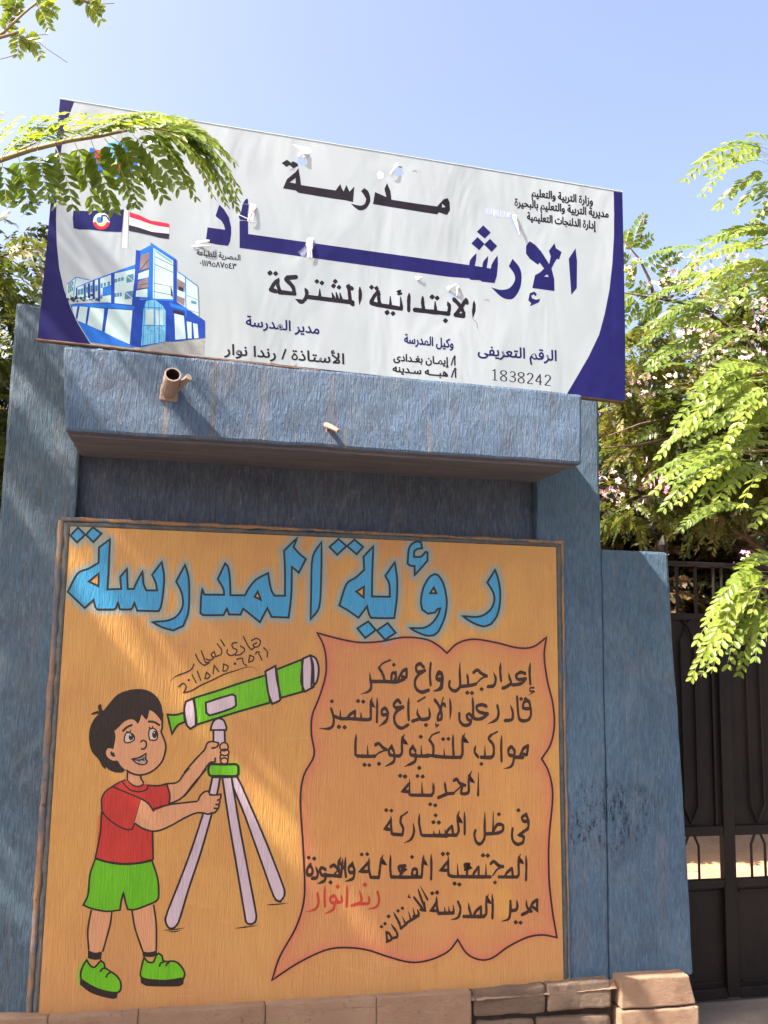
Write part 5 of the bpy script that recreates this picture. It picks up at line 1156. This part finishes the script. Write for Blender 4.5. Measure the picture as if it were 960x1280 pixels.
def blossom(parent, px, py, Y, n=12, r=.050, pal=(0, 0, 2)):
    mb = MB(); c0 = at(px, py, Y); rr = random.Random(px*7+py)
    for _ in range(n):
        c = c0+Vector((rr.gauss(0, r), rr.gauss(0, r*.7), rr.gauss(0, r*.75))); ax = Vector((rr.uniform(-1, 1), rr.uniform(-1.4, .2), rr.uniform(-.3, 1))).normalized()
        u = ax.cross(Vector((.3, .9, .1))).normalized(); v = ax.cross(u); m_ = rr.choice(pal); s_ = rr.uniform(.010, .017)
        for k in range(5):
            a = k*1.2566+rr.uniform(-.2, .2); d = u*math.cos(a)+v*math.sin(a); e = u*math.cos(a+1.57)+v*math.sin(a+1.57)
            mb.face([mb.vert(p) for p in (c, c+d*s_*.7+e*s_*.45+ax*s_*.25, c+d*s_*1.4+ax*s_*.1, c+d*s_*.7-e*s_*.45+ax*s_*.25)], m_)
    mb.build('blossom_cluster', [M_petal, M_petal2, M_petal3], parent, kind='stuff')
for px, py, pal in ((905,322,(0,2,0)),(920,330,(0,1)),(882,345,(0,2)),(862,332,(2,2,0)),(935,372,(1,0,0)),(950,380,(0,1)),(900,378,(0,1)),(875,368,(0,0,2)),(848,345,(2,)),(862,352,(2,0)),(945,405,(0,2,2)),(930,415,(2,0)),(868,405,(1,0,2)),(880,412,(0,2)),(950,450,(0,2)),(905,460,(2,)),(915,468,(2,0)),(870,435,(2,)),(855,420,(2,0)),(832,345,(2,)),(826,360,(0,2)),(890,436,(2,)),(798,475,(0,1)),(803,488,(0,)),(755,604,(1,0)),(760,612,(0,1)),(818,602,(1,0)),(826,606,(1,)),(770,625,(2,)),(940,700,(1,2)),(950,340,(0,)),(925,440,(2,)),(838,475,(2,)),(955,420,(2,0)),(890,462,(2,)),(792,340,(2,))):
    blossom(t3, px, py, 1.05+random.uniform(-.15, .2), pal=pal)

for k, (x, y, z, r, lab, mat, tn) in enumerate(((4.5, 4.6, 2.3, (1.9, 1.0, 2.0), 'dark brownish evergreen nearest behind the gate railings', M_leafdark, (.05, .9)), (8.2, 6.2, 2.8, (2.4, 1.3, 2.6), 'dark tree standing farther back at the right edge behind the gate', M_leafdark, (.05, .7)), (2.9, 5.6, 1.9, (1.3, .9, 2.2), 'olive green shrubby tree seen just right of the banner and pier', M_leafmid, (.0, .7)), (3.55, 2.9, 2.0, (1.5, .35, .75), 'low dry brown bush right behind the gate railings', M_leafdark, (.1, 1)))):
    t4 = thing('evergreen_tree', lab, 'tree', (x, y, GZ)); cs = ell_centers((x, y, z), r, 90, shell=.3, zmin=1.0, seed=20+k)
    limbs(t4, (x, y, GZ), (x, y, z-.6), cs, .06, 20+k, 14); clump_crown(t4, cs, .40 if k < 3 else .26, 30, .36 if k < 3 else .24, [mat], tpl=TPLW, tint=tn)

# ---- the near tree on the right: bright fronds hanging over the gate
t5 = thing('acacia_tree', 'near tree at the right whose bright lime fronds hang in front of the black gate', 'tree', (4.9, -.2, GZ))
cs = ell_centers((4.75, -.2, 3.4), (.85, .7, 1.2), 26, seed=31)
limbs(t5, (4.9, -.2, GZ), (4.85, -.2, 2.4), cs, .09, 31, 4); clump_crown(t5, cs, .34, 22, .30, [M_leaf], tint=(.3, 1))
fr = [(965,196,854,228),(968,190,868,204),(965,186,905,180),(960,205,874,248),(966,212,893,262),(970,222,918,266),(975,235,942,282),(970,200,882,222),(975,180,925,182),(980,250,950,272),
 (975,296,862,322),(978,292,890,300),(975,310,852,342),(978,325,878,376),(980,340,905,392),(985,350,930,380),(970,300,905,330),(975,330,860,360),(985,300,915,296),
 (950,460,862,496),(955,470,822,574),(960,475,850,548),(965,482,890,540),(970,480,868,520),(975,490,905,562),(980,470,905,470),(960,462,886,478),(968,500,930,556),(945,465,838,540),
 (935,560,815,618),(940,565,826,640),(940,575,846,632),(948,580,868,640),(955,585,882,650),(960,560,868,570),(965,590,905,628),(955,555,862,590),(970,600,925,640),(975,560,905,580),(945,570,838,606),(985,620,940,660),(965,540,905,556),(975,520,915,520),
 (958,722,868,806),(952,728,862,852),(950,735,876,846),(948,740,889,842),(950,745,907,838),(955,750,924,846),(960,745,944,828),(966,745,958,802),(970,715,912,730),(975,705,922,712),(962,715,896,752),(960,720,880,778),(968,730,938,772),(975,735,972,800),(955,735,900,800),(972,700,940,698)]
r5 = random.Random(5)
for k in range(30):
    a_, b_ = r5.uniform(880, 985), r5.uniform(300, 650); l_ = r5.uniform(60, 100); g_ = r5.uniform(2.5, 3.5)
    near_leaf((a_, b_, a_+l_*math.cos(g_), b_-l_*math.sin(g_)*.7+20), t5, .35+r5.uniform(-.1, .3), .3+r5.uniform(-.2, .2), (11, 4.6), 900+k, nrm=Vector((0, 0, .9)), sag=.1, tint=r5.uniform(0, .6), ang=52)
for k, s_ in enumerate(fr):
    near_leaf(s_, t5, -.35+r5.uniform(-.2, .1), -.5+r5.uniform(-.25, .15), (13.0, 5.8), 600+k, nrm=Vector((0, 0, .9)), sag=.12, tint=r5.uniform(.45, 1), ang=52)
for a in (((1010, 170), (985, 190), (960, 200)), ((1010, 285), (985, 296), (955, 306)), ((1000, 440), (975, 462), (940, 468)), ((1010, 545), (975, 562), (930, 565)), ((1010, 680), (980, 705), (950, 735)), ((1000, 600), (960, 590))):
    mb = MB(); mb.tube([Vector((4.7, -.25, at(*a[0], -.35).z+.25))]+[at(p, q, -.38) for p, q in a], [.016]+[.008-.0015*j for j in range(len(a))], 7); mb.build('branch', M_twig, t5, smooth=True)

# ---- the pale school building far behind the trees
bl = thing('school_building', 'pale two storey building glimpsed through gaps in the trees behind the gate', 'building', (10, 20, GZ))
M_plaster = m_stone('pale_plaster', g3(196, 184, 168), g3(216, 206, 192)); M_glass = newmat('dark_window_glass', .1, .6)[0]; M_glass.node_tree.nodes['Principled BSDF'].inputs['Base Color'].default_value = (.02, .03, .04, 1)
mb = MB(); mb.box((1, 18.2, GZ), (22, 24, 4.6)); mb.build('wall', M_plaster, bl); mb = MB(); mb.box((.8, 18.0, 4.6), (22.2, 24.2, 4.85)); mb.build('roof', M_plaster, bl)
for z in (.9, 2.9):
    for k in range(9):
        x = 2+k*2.3; mb = MB()
        for a in ((x, z), (x+1.24, z)): mb.box((a[0], 18.12, a[1]), (a[0]+.06, 18.19, z+1.1))
        mb.box((x+.06, 18.12, z), (x+1.24, 18.19, z+.06)); mb.box((x+.06, 18.12, z+1.04), (x+1.24, 18.19, z+1.1))
        f_ = mb.build('window_frame', M_blue, bl); mb = MB(); mb.box((x+.06, 18.16, z+.06), (x+1.24, 18.185, z+1.04)); mb.build('pane', M_glass, f_)
